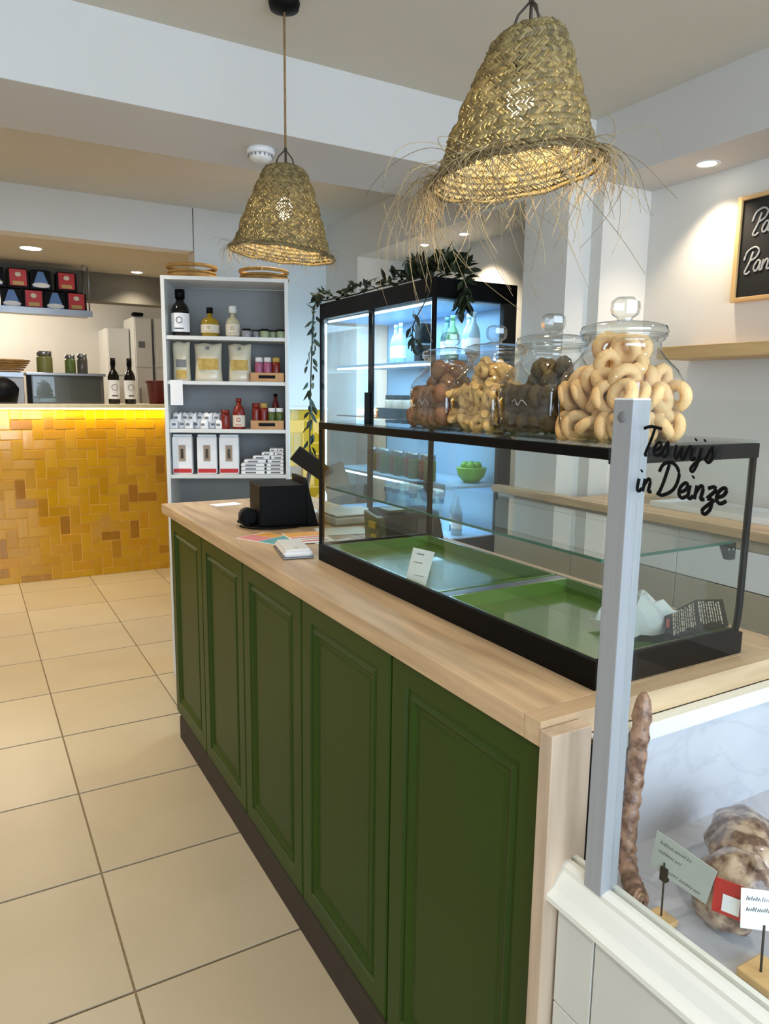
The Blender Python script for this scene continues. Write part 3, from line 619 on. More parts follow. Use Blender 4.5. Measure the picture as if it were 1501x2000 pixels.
# ------------------------------------------------------------------ biscuit jars
JZ=CT+.006
jars=((.889,'rings','large glass biscuit jar of pale ring biscuits, nearest the aluminium post','golden ring biscuit in the jar nearest the post','ring biscuits in the nearest jar','ring_biscuit',1.02),
      (1.062,'dark','glass biscuit jar of dark brown biscuits, third from the far end','dark brown biscuit in the third jar from the far end','dark biscuits in the third jar','dark_biscuit',.97),
      (1.232,'pale','glass biscuit jar of pale knotted biscuits, second from the far end','pale knotted biscuit in the second jar from the far end','pale biscuits in the second jar','knot_biscuit',.93),
      (1.398,'brown','glass biscuit jar of brown almond biscuits, at the far end','brown almond biscuit in the farthest jar','brown biscuits in the farthest jar','almond_biscuit',.92))
for (jy,kind,lab,clab,grp,cname,s) in jars:
    jx=.975
    t=thing('biscuit_jar',lab,'jar',(jx,jy,JZ),R(3))
    prof=[(.068,0),(.076,.004),(.079,.02),(.0825,.075),(.082,.100),(.077,.116),(.067,.133),(.061,.146),(.060,.160),(.066,.164),(.066,.170)]
    sq=[4,5,5,5,4.5,3.5,2.5,2,2,2,2]
    MB().lathe([(r*s,z*s) for r,z in prof],48,sq=sq,cap=False).build('glass_body',M['jarg'],t,local=True)
    MB().lathe([(.001,.0015),(.066*s,.0015),(.066*s,.006),(.001,.006)],32,sq=[2,4,4,2],cap=False).build('glass_base',M['jarg'],t,local=True)
    MB().lathe([(r*s,z*s) for r,z in [(.055,.160),(.055,.170),(.068,.171),(.071,.176),(.068,.185),(.054,.190),(.030,.193),(.014,.196)]],40,cap=False).build('lid',M['jarg'],t,local=True)
    MB().lathe([(r*s,z*s) for r,z in [(.012,.194),(.013,.199),(.022,.205),(.024,.214),(.023,.226),(.016,.232),(.003,.233)]],8,sm=False,cap=False).build('lid_knob',M['jarg'],t,local=True)
    MB().tor((0,0,.171*s),.068*s,.0026).build('rim',M['jarg'],t,local=True)
    # engraved white script mark on the jar body
    if kind in('brown','dark'):
        b=MB(); b.tube(smooth_path([(-.0815*s,.02-.008*q,.062*s+.006*math.sin(q*2.3)) for q in range(6)],5),.0008,5); b.build('engraving',M['chalk'],t,local=True)
    if kind=='rings': bb=MB().tor((0,0,0),.0180,.0100,seg=18,ss=8)
    elif kind=='pale':
        bb=MB(); bb.tube(smooth_path([(-.02,-.008,0),(-.01,.012,.006),(.006,-.01,-.004),(.018,.008,.004),(.008,.016,-.003),(-.014,.0,.005)],5),.0078,7)
    elif kind=='dark': bb=MB().ell((0,0,0),.022,.018,.015,jit=.12)
    else: bb=MB().ell((0,0,0),.024,.019,.018,jit=.10)
    proto=bb.build(cname,{'rings':M['c_ring'],'pale':M['c_pale'],'dark':M['c_dark'],'brown':M['c_brown']}[kind],None,local=True); tag(proto,clab,'biscuit',grp)
    pitch=.0345 if kind=='rings' else .0335; first=True; dz=.026; lay=0; z=JZ+.022
    while z<JZ+.156*s:
        zl=(z-JZ)/s; lim=(.0645 if zl<.100 else (.050 if zl<.122 else .036))*s-.004; off=(lay%2)*pitch/2; n=int(lim//pitch)+1; st=lim/round(lim/pitch)
        for i in range(-n,n+1):
            for j in range(-n,n+1):
                x=i*st if lay%2==0 else (i+.5)*st;y=j*st if lay%2==0 else (j+.5)*st
                if max(abs(x),abs(y))>lim+.001: continue
                if zl<.10 and max(abs(x),abs(y))<st*.9: continue   # the hidden core stays empty
                if zl>.105 and math.hypot(x,y)>lim: continue
                o=proto if first else proto.copy()
                if not first: COL.objects.link(o)
                first=False
                o.location=(jx+x+rnd.uniform(-.004,.004),jy+y+rnd.uniform(-.004,.004),z+rnd.uniform(-.003,.003)); o.rotation_euler=(rnd.uniform(0,3.1),rnd.uniform(0,3.1),rnd.uniform(0,3.1))
                if kind=='rings': o.rotation_euler=(rnd.uniform(-1.4,1.4),rnd.uniform(.5,2.4),rnd.uniform(0,3.1))
        z+=dz; lay+=1
# ------------------------------------------------------------------ items at the far end of the worktop
t=thing('pos_terminal','black cash register printer box on the far end of the worktop','terminal',(.97,2.44,WZ),R(-8))
b=MB(); b.box(-.095,.075,-.09,.09,.004,.150); b.build('box_body',M['blkp'],t,local=True,bev=.006)
MB().add([(.075,-.09,.0),(.115,-.09,0),(.075,-.075,.172),(.065,-.09,.172),(.075,.09,.0),(.115,.09,0),(.075,.075,.172),(.065,.09,.172)],[(0,1,2,3),(7,6,5,4),(0,4,5,1),(1,5,6,2),(2,6,7,3),(3,7,4,0)]).build('screen',M['blk'],t,local=True)
MB().box(-.11,.12,-.10,.10,0,.006).build('base',M['blkp'],t,local=True)
b=MB()
for k in range(4): b.tor((-.13+.004*k,-.02,.012+.006*k),.03,.004,seg=16,ss=6,rot=Euler((.4*k,.2,0)).to_matrix())
b.tube(smooth_path([(-.16,-.06,.008),(-.12,-.11,.006),(-.05,-.13,.006),(.03,-.12,.006)],6),.004); b.build('coiled_cable',M['blkp'],t,local=True)
MB().lathe([(.03,0),(.03,.05)],16,(-.12,.03,.03),rot=Euler((R(90),0,0)).to_matrix()).build('paper_roll_holder',M['blkp'],t,local=True)
t=thing('tablet_stand','thin dark tablet tilted on a stand behind the black register box','tablet',(1.15,2.60,WZ))
MB().box(-.07,.07,-.004,.004,-.036,.036,rot=(R(28),R(36),R(-20)),piv=(0,0,0)).build('tablet',M['drub'],t,local=True,loc=(-.02,-.06,.205),bev=.003)
MB().box(-.05,.05,-.004,.004,-.065,.065,rot=(R(-20),R(-22),R(-30)),piv=(0,0,0)).build('rear_screen',M['steel'],t,local=True,loc=(.075,-.09,.135),bev=.002)
MB().tube([(.0,.02,.01),(0,.01,.12),(-.01,-.045,.19)],.009).build('pole',M['steel'],t,local=True); MB().lathe([(.055,0),(.055,.008)],24,(0,.02,0)).build('foot',M['plast'],t,local=True)
t=thing('kitchen_scale','flat white shop scale on the worktop behind the register','scale',(1.22,2.38,WZ))
MB().box(-.10,.10,-.09,.09,0,.03).build('body',M['plast'],t,local=True,bev=.008); MB().box(-.095,.095,-.085,.085,.032,.038).build('weighing_plate',M['white'],t,local=True,bev=.003)
t=thing('label_printer','dark label printer with yellow end lying behind the glass case','printer',(1.215,1.99,WZ))
v=[(-.11,-.065,0),(.125,-.065,0),(.125,.06,0),(-.11,.06,0),(-.125,-.055,.085),(.11,-.05,.095),(.11,.045,.10),(-.105,.045,.11)]
MB().add(v,[(3,2,1,0),(4,5,6,7),(0,1,5,4),(1,2,6,5),(2,3,7,6),(3,0,4,7)]).build('housing',M['drub'],t,local=True,bev=.008)
MB().add([(-.112,-.067,.002),(-.095,-.067,.002),(-.102,-.058,.087),(-.127,-.056,.087),(-.112,.05,.002),(-.095,.05,.002),(-.10,.04,.10),(-.124,.04,.10)],[(0,1,2,3),(7,6,5,4),(0,4,5,1),(1,5,6,2),(2,6,7,3),(3,7,4,0)]).build('end_cap',M['olivep'],t,local=True,bev=.003)
MB().box(-.128,-.118,-.045,-.0,.05,.072).build('yellow_latch',M['yel'],t,local=True,bev=.002); MB().box(-.124,-.114,-.045,-.01,.02,.032).build('yellow_latch',M['yel'],t,local=True,bev=.002)
MB().box(-.075,-.0,-.04,.03,.098,.105).build('top_label',M['olivep'],t,local=True); MB().box(.02,.08,-.0625,-.058,.03,.075).build('window',M['dgrey'],t,local=True)
# papers and flyers
def sheet(x,y,w,d,rz,m_,l,cat='leaflet',name='leaflet',z=0,patches=(),th=.0012):
    t=thing(name,l,cat,(x,y,WZ+z),rz); MB().box(-w/2,w/2,-d/2,d/2,0,th).build('sheet',m_,t,local=True)
    for a,b_,c,e,mm in patches: MB().box(a*w/2,b_*w/2,c*d/2,e*d/2,th,th+.0006).build('print',mm,t,local=True)
    return t
sheet(.83,2.19,.13,.17,R(25),M['paper'],'colourful flyer with pink and teal print at the worktop front edge',patches=((-.95,.1,-.1,.95,M['pink']),(-.95,.95,-.9,-.15,M['teal']),(.15,.95,-.1,.9,M['orange'])))
sheet(.945,2.14,.13,.18,R(-6),M['paper'],'orange and white flyer beside the colourful one, below the register',z=.0022,patches=((-.95,.95,.2,.95,M['orange']),(-.9,.9,-.1,.1,M['pink']),(-.9,.5,-.4,-.25,M['tan']),(-.9,.7,-.75,-.6,M['redp'])))
sheet(1.01,2.0,.14,.13,R(12),M['paper'],'flyer with dull red lines lying just behind the glass case end',z=.0001,patches=((-.8,.8,.4,.6,M['redp']),(-.8,.6,0,.15,M['tan']),(-.8,.8,-.5,-.35,M['gink'])))
sheet(1.10,2.20,.17,.14,R(-12),M['white'],'plain white sheet beside the shop scale','paper','paper_sheet')
sheet(.93,2.96,.12,.07,R(10),M['paper'],'blank white slip on the worktop near the bookcase','paper','paper_slip')
t=thing('card_reader','white rounded card reader at the worktop front by the case corner','card reader',(.815,1.955,WZ+.002),R(-12))
MB().box(-.042,.042,-.085,.085,.002,.020).build('body',M['plast'],t,local=True,bev=.008); MB().box(-.036,.036,-.078,.078,.0195,.024).build('top_face',M['white'],t,local=True,bev=.002); MB().box(-.006,.006,-.05,-.046,.024,.0246).build('mark',M['gink'],t,local=True); MB().box(-.045,.045,-.088,.088,0,.003).build('base',M['steel'],t,local=True)
# ================================================================== MEAT COUNTER with moulding, post, glass
mc=thing('meat_counter','white tiled refrigerated meat counter with cream moulding and marble back','counter',(1.0,0,0))
MB().box(.722,1.45,-.9,.712,0.001,.730).build('body',M['wgrout'],mc)
ys=[.708,.634,.434,.234,.034,-.166,-.366,-.566,-.9]; zs=[0.004,.155,.355,.555,.727]
for i in range(len(ys)-1):
    for j in range(4): MB().box(.714,.722,ys[i+1]+.0015,ys[i]-.0015,zs[j]+.0015,zs[j+1]-.0015).build('tile',M['wtile'],mc,bev=.0012)
# moulding: swept profile along y, (x,z)
pf=[(.722,.722),(.702,.722),(.694,.728),(.694,.736),(.701,.742),(.706,.746),(.716,.762),(.722,.768),(.722,.776),(.730,.780),(.738,.780),(.738,.772),(.744,.772),(.744,.782),(.752,.782),(.756,.776),(.756,.745),(.756,.722)]
v=[];f=[];n=len(pf)
for y in (-.9,.712): v+=[(x,y,z) for x,z in pf]
for i in range(n): j=(i+1)%n; f.append((i,j,n+j,n+i))
f.append(tuple(range(n))); f.append(tuple(range(n,2*n))[::-1]); MB().add(v,f).build('moulding',M['cream'],mc)
MB().box(.756,1.40,-.9,.722,.735,.745).build('case_floor',M['marble'],mc)
MB().box(.790,1.40,.722,.736,.745,.926).build('marble_side',M['marble'],mc)
MB().box(.785,1.40,.716,.7395,.927,.9555).build('top_trim',M['cream'],mc,bev=.002)
MB().box(1.385,1.40,-.9,.716,.745,.953).build('marble_back',M['marble'],mc)
MB().box(.7685,.784,.716,.738,.745,.953).build('black_seal',M['blk'],mc)
t=thing('glass_post','upright square aluminium post holding the counter glass','post',(.736,.650,.772))
MB().box(.720,.7525,.634,.666,.7725,1.458).build('post_body',M['alu'],t,bev=.0015)
MB().lathe([(.0001,-.0015),(.006,-.0015),(.0075,0)],16,(.720,.650,1.437),rot=Euler((0,R(90),0)).to_matrix(),cap=False).build('screw_cap',M['gink'],t)
MB().box(.7205,.752,.6345,.6655,1.458,1.461).build('end_cap',M['white'],t,bev=.0008)
t=thing('counter_glass','large clear glass pane with black lettering in front of the meats','glass',(.737,.2,.773))
MB().box(.736,.740,-.88,.632,.782,1.46).build('pane',M['glass'],t)
# lettering as brushed strokes (x right, y up, unit = cap height)
G={'T':([(-.05,.88),(.25,.97),(.7,.92)],[(.42,.95),(.34,.5),(.22,.02),(.30,-.03)]),
'e':([(.0,.16),(.2,.24),(.27,.40),(.17,.47),(.03,.32),(.03,.1),(.17,.0),(.34,.1)],),
's':([(-.02,.04),(.14,.46),(.19,.44),(.24,.15),(.14,.0),(.02,.06)],),
'w':([(0,.45),(.02,.1),(.12,.01),(.25,.4),(.27,.08),(.38,.01),(.5,.42),(.58,.4)],),
'i':([(0,.42),(.01,.08),(.10,.02),(.18,.12)],[(.03,.66),(.06,.70)]),
'j':([(.08,.44),(.06,.0),(-.04,-.34),(-.16,-.30),(-.06,-.10),(.18,.1)],[(.12,.66),(.15,.70)]),
'n':([(0,.44),(.0,.02)],[(.0,.2),(.12,.44),(.22,.36),(.22,.06),(.34,.06)]),
'D':([(.2,.98),(.12,.4),(.02,0)],[(-.12,.72),(.0,.98),(.35,1.02),(.62,.72),(.55,.25),(.2,.0),(-.05,.04)]),
'z':([(0,.4),(.2,.46),(.24,.34),(.05,.1),(.2,.08),(.22,-.2),(.08,-.38),(-.02,-.25),(.3,.08)],),
'P':([(.32,.82),(.25,.4),(.12,.02),(.24,-.05),(.36,.04)],[(-.02,.52),(.06,.86),(.34,1.0),(.58,.86),(.52,.6),(.28,.46)]),
'a':([(.26,.38),(.12,.44),(.0,.2),(.08,.02),(.2,.1),(.27,.4),(.27,.06),(.38,.06)],)}
ADV={'T':.54,'e':.35,'s':.30,'w':.64,'i':.24,'j':.30,'n':.38,'D':.74,'z':.33,' ':.22,'P':.5,'a':.38}
def write(text,org,ux,uz,size,r,mb,flat):
    x=0;O=Vector(org);ux=Vector(ux);uz=Vector(uz)
    for ch in text:
        for st in G.get(ch,()):
            mb.tube(smooth_path([O+ux*((x+a+b_*.16)*size)+uz*(b_*size) for a,b_ in st],5),r,6,flat=flat)
        x+=ADV[ch]
b=MB(); write('Tes wijs',(.7335,.630,1.392),(0,-1,-.03),(0,0,1),.036,.0022,b,Vector((1,0,0))); write('in Deinze',(.7335,.6315,1.344),(0,-1,.0),(0,0,1),.039,.0025,b,Vector((1,0,0)))
b.build('lettering',M['blkp'],t)
# meats
t=thing('dried_sausage','long thin brown dried sausage leaning beside the aluminium post','sausage',(.83,.69,.745))
path=smooth_path([(.868,.706,1.018),(.862,.704,.95),(.852,.700,.88),(.834,.690,.825),(.818,.676,.785),(.803,.655,.764),(.785,.628,.762),(.777,.616,.763)],8)
MB().tube(path,[.004+.010*min(1,i/3)+.0012*math.sin(i*1.7)+.0008*math.sin(i*4.1) for i in range(len(path))],14).build('casing',M['salami'],t)
b=MB()
for a in range(4): b.tube([(.7765+.0145*math.cos(a*PI/4)*0,.6115-.0,.763+.012)]+[(.7755,.6118+.013*math.cos(q)*math.cos(a*PI/4)*.4,.763+.013*math.sin(q)) for q in (0,.8,1.6)],.0012,5)
b.build('string',M['straw'],t)
bb=MB()
for a in range(3): bb.tor((.7765-.0015*a,.6125-.003*a,.7645),.0125-.0038*a,.0028,seg=18,ss=6,rot=Euler((R(70),R(12),0)).to_matrix())
bb.build('coiled_end',M['salami'],t)
def meat(loc,sc_,rot,label,m_):
    t=thing('packed_salami',label,'salami',loc)
    mb=MB(); v=[];f=[];seg=28;rg=18;rm=Euler(rot).to_matrix()
    for k in range(rg+1):
        tt=PI*k/rg
        for i in range(seg):
            a=2*PI*i/seg; w=1+.05*math.sin(7*a+3*tt)+.04*math.sin(5*tt*2+a*2)
            v.append(rm@Vector((sc_[0]*math.sin(tt)**.75*math.cos(a)*w,sc_[1]*math.sin(tt)**.75*math.sin(a)*w,-sc_[2]*math.cos(tt))))
    for k in range(rg):
        for i in range(seg): j=(i+1)%seg; f.append((k*seg+i,k*seg+j,(k+1)*seg+j,(k+1)*seg+i))
    mb.add(v,f,0,True).build('meat',m_,t,local=True)
    MB().tube([rm@Vector((0,0,sc_[2]*.98)),rm@Vector((.006,0,sc_[2]*1.18))],[.006,.010],8).build('tied_end',m_,t,local=True)
meat((.853,.527,.806),(.050,.046,.060),(R(22),R(12),R(-36)),'thick vacuum-packed salami behind the grey price card',M['salami2'])
meat((.965,.585,.80),(.052,.05,.095),(R(80),0,R(-52)),'second packed salami lying at the right picture edge, farther back',M['salami2'])
b=MB(); b.box(.895,.97,.52,.60,.745,.747); tag(b.build('parchment_sheet',M['paper']),'white parchment sheet under the packed salami','paper')
t=thing('red_label','red and white wrapper label stuck on the packed salami','label',(.86,.5,.83))
A=Vector((.793,.516,.808)); U=Vector((.006,-.036,.006)); V=Vector((0,-.001,.048)); n=U.cross(V).normalized()*-.0012
MB().add([A,A+U,A+U+V,A+V,A+n,A+U+n,A+U+V+n,A+V+n],[(0,1,2,3),(7,6,5,4),(0,4,5,1),(1,5,6,2),(2,6,7,3),(3,7,4,0)]).build('red_field',M['red'],t)
A2=A+U*.35+V*.12-n*.4-n.normalized()*0+Vector((-.0008,0,0)); MB().add([A2,A2+U*.6,A2+U*.6+V*.5,A2+V*.5],[(0,1,2,3)]).build('white_field',M['paper'],t)
c1,P,U,V,n=card('price_sign','grey-green price card on a clip stand beside the sausage','price sign',[(.790,.611,.814),(.790,.522,.8135),(.792,.512,.866),(.792,.605,.870)],.0012,M['cardg'],[(.74,.1,.66,.09),(.5,.1,.52,.09),(.12,.22,.9,.08)],M['gink'])
MB().tube([(.789,.588,.832),(.788,.586,.80),(.786,.584,.748)],.0014).build('clip_stand',M['drub'],c1); MB().box(.785,.793,.581,.592,.806,.826).build('clip',M['blkp'],c1,bev=.001)
MB().box(.768,.80,.566,.60,.7455,.755).build('wooden_foot',M['pine'],c1,bev=.002)
c2,P,U,V,n=card('price_sign','white price card on a stand at the lower right picture edge','price sign',[(.790,.474,.814),(.842,.436,.812),(.842,.438,.864),(.790,.478,.866)],.0012,M['paper'],[(.72,.1,.9,.12),(.45,.1,.8,.12)],M['ink'])
MB().tube([(.812,.457,.82),(.812,.455,.75)],.0016).build('clip_stand',M['drub'],c2); MB().box(.792,.842,.43,.475,.7455,.757).build('wooden_foot',M['pine'],c2,bev=.002)
# ================================================================== FRIDGE with glass doors
FX0,FX1,FY0,FY1,FZ=1.79,2.25,2.70,3.88,1.97
fr=thing('glass_fridge','tall black-framed glass display fridge lit cold blue in the niche','fridge',((FX0+FX1)/2,(FY0+FY1)/2,0))
MB().box(FX0,FX1,FY0,FY1,0.002,.80).build('base_unit',M['blk'],fr,bev=.003)
MB().box(FX0,FX1,FY0,FY1,1.885,FZ).build('top_panel',M['blk'],fr,bev=.003)
MB().box(FX1-.012,FX1,FY0+.03,FY1,.80,1.885).build('back_panel',M['fridgein'],fr)
MB().box(FX0+.02,FX1-.012,FY1-.012,FY1-.008,.80,1.885).build('far_side_pane',M['glass'],fr)
MB().box(FX0+.01,FX1-.012,FY0+.01,FY1-.01,.80,.806).build('floor_panel',M['fridgein'],fr)
MB().box(FX0+.03,FX1-.02,FY0+.03,FY1-.02,1.875,1.884).build('ceiling_panel',M['fridgein'],fr)
for x,y,w,d in ((FX0,FY0,.016,.020),(FX0,FY1-.02,.02,.02),(FX1-.075,FY0,.075,.03)): MB().box(x,x+w,y,y+d,.80,1.885).build('corner_post',M['blk'] if w<.05 else M['drub'],fr,bev=.002)
MB().box(FX0+.004,FX0+.02,3.265,3.30,.80,1.885).build('door_stile',M['blk'],fr)
MB().box(FX0-.004,FX0+.004,3.27,3.325,1.28,1.475).build('door_handle',M['blkp'],fr,bev=.002)
MB().box(FX0+.009,FX0+.013,FY0+.02,3.28,.81,1.88).build('door_pane',M['glass'],fr); MB().box(FX0+.003,FX0+.007,3.26,FY1-.02,.81,1.88).build('door_pane',M['glass'],fr)
MB().box(FX0+.016,FX1-.075,FY0+.008,FY0+.012,.81,1.88).build('side_pane',M['glass'],fr)
for z in (1.625,1.345,1.045): MB().box(FX0+.10,FX1-.013,FY0+.03,FY1-.02,z-.012 if z!=1.345 else z-.005,z).build('shelf',M['fridgein'] if z!=1.345 else M['dgrey'],fr)
for z in (1.61,1.03): MB().box(FX0+.098,FX0+.103,FY0+.04,FY1-.03,z-.008,z+.002).build('led_strip',M['cold'],fr)
MB().box(FX0+.03,FX0+.045,FY0+.05,FY1-.05,1.866,1.875).build('led_strip',M['cold'],fr)
for y in (FY0+.045,FY1-.035): MB().box(FX0+.022,FX0+.03,y,y+.008,.84,1.86).build('led_strip',M['cold'],fr)
light('fridge_light_top','AREA',(1.97,3.29,1.864),4.2,(.42,.72,1),.3,(0,0,0),1.0)
light('fridge_light_mid','AREA',(1.99,3.29,1.60),2.4,(.42,.72,1),.25,(0,0,0),1.0)
light('fridge_light_low','AREA',(1.99,3.29,1.02),2.6,(.42,.72,1),.25,(0,0,0),1.0)
light('fridge_light_low_mid','AREA',(1.99,3.29,1.335),2.2,(.42,.72,1),.25,(0,0,0),1.0)
light('back_wall_blue_fill','AREA',(2.0,3.862,1.36),2.1,(.42,.70,1),.32,(R(90),0,0),1.0)  # added blue fill that lifts the back wall through the far pane
BP=[(.032,0),(.034,.004),(.034,.13),(.026,.16),(.012,.185),(.011,.225)]
def fb(x,y,z,m_,l,s=1,grp=None): return bottle('bottle',l,'bottle',(x,y,z+.0005),[(r*s,h*s) for r,h in BP],m_,(.0345*s,.04*s,.11*s),M['paper'],m_,(.0125*s,.21*s,.235*s),grp,seg=12)
t=thing('black_crate','black crate of pale jars on the middle fridge shelf by the door stile','crate',(1.96,3.27,1.3455))
b=MB(); b.box(-.06,.06,-.13,.13,0,.006); b.box(-.06,-.054,-.13,.13,.006,.05); b.box(.054,.06,-.13,.13,.006,.05); b.box(-.054,.054,-.13,-.124,.006,.05); b.box(-.054,.054,.124,.13,.006,.05); b.build('crate_body',M['blkp'],t,local=True)
for i,y in enumerate((3.19,3.27,3.35)): smalljar((1.96,y,1.353),('pale jar with dark lid nearest the viewer in the black fridge crate','pale jar with dark lid in the middle of the black fridge crate','pale jar with dark lid farthest back in the black fridge crate')[i],M['lbl'],M['blkp'],.032,.11)
g1='pale bottles along the fridge top shelf'
for i,y in enumerate((2.80,2.88,2.97,3.06,3.46,3.56)): fb(2.08+.03*(i%2),y,1.625,(M['clb'],M['clb'],M['ggl'],M['bgl'],M['clb'],M['clb'])[i],('clear bottle nearest the glass end, top fridge shelf','clear bottle second from the glass end, top fridge shelf','green bottle on the top fridge shelf','teal bottle left of the green one, top fridge shelf','clear bottle right behind the fridge door stile','clear bottle farthest left on the top fridge shelf')[i],.95)
t=thing('black_carafe','tall black box standing on the top fridge shelf by the door stile','box',(2.06,3.19,1.6255)); MB().box(-.04,.04,-.035,.035,0,.20).build('box_body',M['blkp'],t,local=True,bev=.006); MB().box(-.041,.041,-.036,.036,.09,.10).build('band',M['steel'],t,local=True)
for i,(y,m_,l) in enumerate(((3.00,M['blkp'],'dark jar in the fridge middle shelf, nearest'),(3.075,M['kraft'],'amber jar in the fridge middle shelf'),(2.87,M['tan'],'tan jar at the glass end of the fridge, middle shelf'),(2.95,M['dgrey'],'grey jar at the near end of the fridge middle shelf'))): smalljar((1.95,y,1.3455),l,m_,M['blkp'],.034,.12)
ORD=('first','second','third','fourth','fifth','sixth','seventh','eighth','ninth')
for i in range(9): smalljar((1.96+.02*(i%2),2.96+.073*i,1.0455),('red-brown' if i%2 else 'dark green')+' preserve jar, '+ORD[i]+' from the glass end in the fridge lower shelf row',M['sauce'] if i%2 else M['olive'],M['steel'],.03,.13,'preserve jars in the fridge lower shelf row')
t=thing('lime_bowl','bright green bowl of fruit at the glass end of the fridge','bowl',(2.13,2.85,1.0455))
MB().lathe([(.035,0),(.065,.03),(.075,.07),(.068,.075)],24).build('bowl_body',M['lime'],t,local=True); b=MB()
for a in range(6): b.ell((.035*math.cos(a),.035*math.sin(a),.082),.022,.022,.02,seg=10,rings=6)
b.build('fruit',M['lime'],t,local=True)
for i in range(7): fb(2.0+.05*(i%2),2.78+.085*i,.8065,M['bgl'] if i%2 else M['clb'],('teal' if i%2 else 'clear')+' bottle on the fridge floor, '+ORD[i]+' from the glass end',.8,'bottles on the fridge floor')
# decor bottles on the fridge top near corner seen behind jars: none in the photo; ivy garland instead
gv=thing('ivy_garland','dark green artificial ivy garland draped over the black fridge top','garland',(1.80,3.2,FZ))
stem=[(1.775,3.99,1.10),(1.77,3.97,1.4),(1.775,3.95,1.75),(1.785,3.93,1.97),(1.80,3.80,1.985),(1.82,3.5,1.985),(1.80,3.2,1.985),(1.83,2.95,1.99),(1.85,2.78,2.02),(1.90,2.72,2.03),(1.93,2.675,1.97),(1.92,2.665,1.86)]
MB().tube(smooth_path(stem,8),.004,6).build('stem',M['stem'],gv)
MB().tube(smooth_path([(1.80,2.74,1.99),(1.775,2.72,1.9),(1.77,2.83,1.78),(1.772,2.85,1.66)],6),.003,6).build('stem',M['stem'],gv)
lf=MB().add([(0,0,0),(.010,.014,.004),(.013,.03,.003),(.008,.048,-.002),(0,.062,-.008),(-.008,.048,-.002),(-.013,.03,.003),(-.010,.014,.004),(0,.03,-.003)],[(0,1,8),(1,2,8),(2,3,8),(3,4,8),(4,5,8),(5,6,8),(6,7,8),(7,0,8)],0,False)
lp=lf.build('leaf',M['leafg'],gv,local=True); inv=wm(gv).inverted(); sp=smooth_path(stem,8); first=True; cnt=0
def leaf_at(p,s,rot):
    global first
    o=lp if first else lp.copy()
    if not first: COL.objects.link(o)
    first=False; o.location=inv@Vector(p); o.rotation_euler=rot; o.scale=(s,s,s)
for i,p in enumerate(sp):
    nn=2 if p.z<1.93 and p.y>3.9 else (3 if p.y>3.1 else 5)
    for k in range(nn):
        up=1 if p.z>1.93 else 0
        leaf_at(p+Vector((rnd.uniform(-.02,.02),rnd.uniform(-.02,.02),rnd.uniform(-.0,.035)*up)),rnd.uniform(.65,1.25),(rnd.uniform(-.3,1.3) if up else rnd.uniform(-2,-.8),rnd.uniform(-.8,.8),rnd.uniform(0,6.28)))
for k in range(60):
    y=rnd.uniform(2.64,3.05); leaf_at((rnd.uniform(1.79,1.93),y,rnd.uniform(1.98,2.06)),rnd.uniform(.8,1.5),(rnd.uniform(.2,1.6),rnd.uniform(-.6,.6),rnd.uniform(0,6.28)))
for k in range(14): leaf_at((1.772,rnd.uniform(2.81,2.87),rnd.uniform(1.64,1.85)),rnd.uniform(.6,1.0),(rnd.uniform(-2,-.8),rnd.uniform(-.8,.8),rnd.uniform(0,6.28)))
for k in range(14): leaf_at((rnd.uniform(1.89,1.95),rnd.uniform(2.655,2.675),rnd.uniform(1.84,1.97)),rnd.uniform(.7,1.2),(rnd.uniform(-2,-.8),rnd.uniform(-.8,.8),rnd.uniform(0,6.28)))
# ================================================================== BACK COUNTER, wall shelf, chalkboard
bc=thing('back_counter','low white back counter with thick light oak top along the right wall','counter',(2.3,1,0))
MB().box(2.06,2.108,2.236,2.60,1.035,1.066).build('oak_top',M['oak'],bc,bev=.002)
MB().box(2.06,2.499,-1.2,2.118,1.035,1.066).build('oak_top',M['oak'],bc,bev=.002); MB().box(2.06,2.108,2.118,2.236,1.035,1.066).build('oak_top',M['oak'],bc)
MB().box(2.095,2.108,-1.2,2.595,.0,1.034).build('cabinet_body',M['white'],bc)
ys=[2.59,2.10,1.60,1.10,.60,.10]
for i in range(5):
    MB().box(2.078,2.095,ys[i+1]+.002,ys[i]-.002,.872,.995).build('drawer_front',M['white'],bc,bev=.0015); MB().box(2.084,2.094,ys[i+1]+.002,ys[i]-.12*(i==0)-.002,.998,1.033).build('grip_rail',M['tancab'],bc)
    MB().box(2.078,2.095,ys[i+1]+.002,ys[i]-.002,.06,.868).build('cabinet_door',M['tancab'],bc,bev=.0015)
t=thing('white_tray','flat white tray on the oak back counter beneath the wall shelf','tray',(2.30,1.55,1.0665)); MB().box(-.1,.1,-.26,.26,0,.008).build('tray_floor',M['plast'],t,local=True)
b=MB(); b.box(-.11,-.1,-.27,.27,0,.02);b.box(.1,.11,-.27,.27,0,.02);b.box(-.1,.1,-.27,-.26,0,.02);b.box(-.1,.1,.26,.27,0,.02); b.build('rim',M['plast'],t,local=True)
t=thing('wall_shelf','light oak wall shelf under the chalkboard','shelf',(2.4,1,1.61)); MB().box(2.30,2.499,-.6,1.93,1.61,1.655).build('shelf_board',M['pine'],t,bev=.002)
t=thing('chalkboard','black chalkboard in a thin pine frame with white handwriting on the right wall','chalkboard',(2.48,1.4,1.82))
MB().box(2.482,2.496,1.0,1.750,1.828,2.17).build('board',M['chalkb'],t)
for y0,y1,z0,z1 in ((1.745,1.762,1.815,2.183),(.985,1.002,1.815,2.183),(1.002,1.745,1.815,1.83),(1.002,1.745,2.168,2.183)): MB().box(2.472,2.4985,y0,y1,z0,z1).build('frame_rail',M['pine'] if z1-z0<.1 else M['pinez'],t,bev=.002)
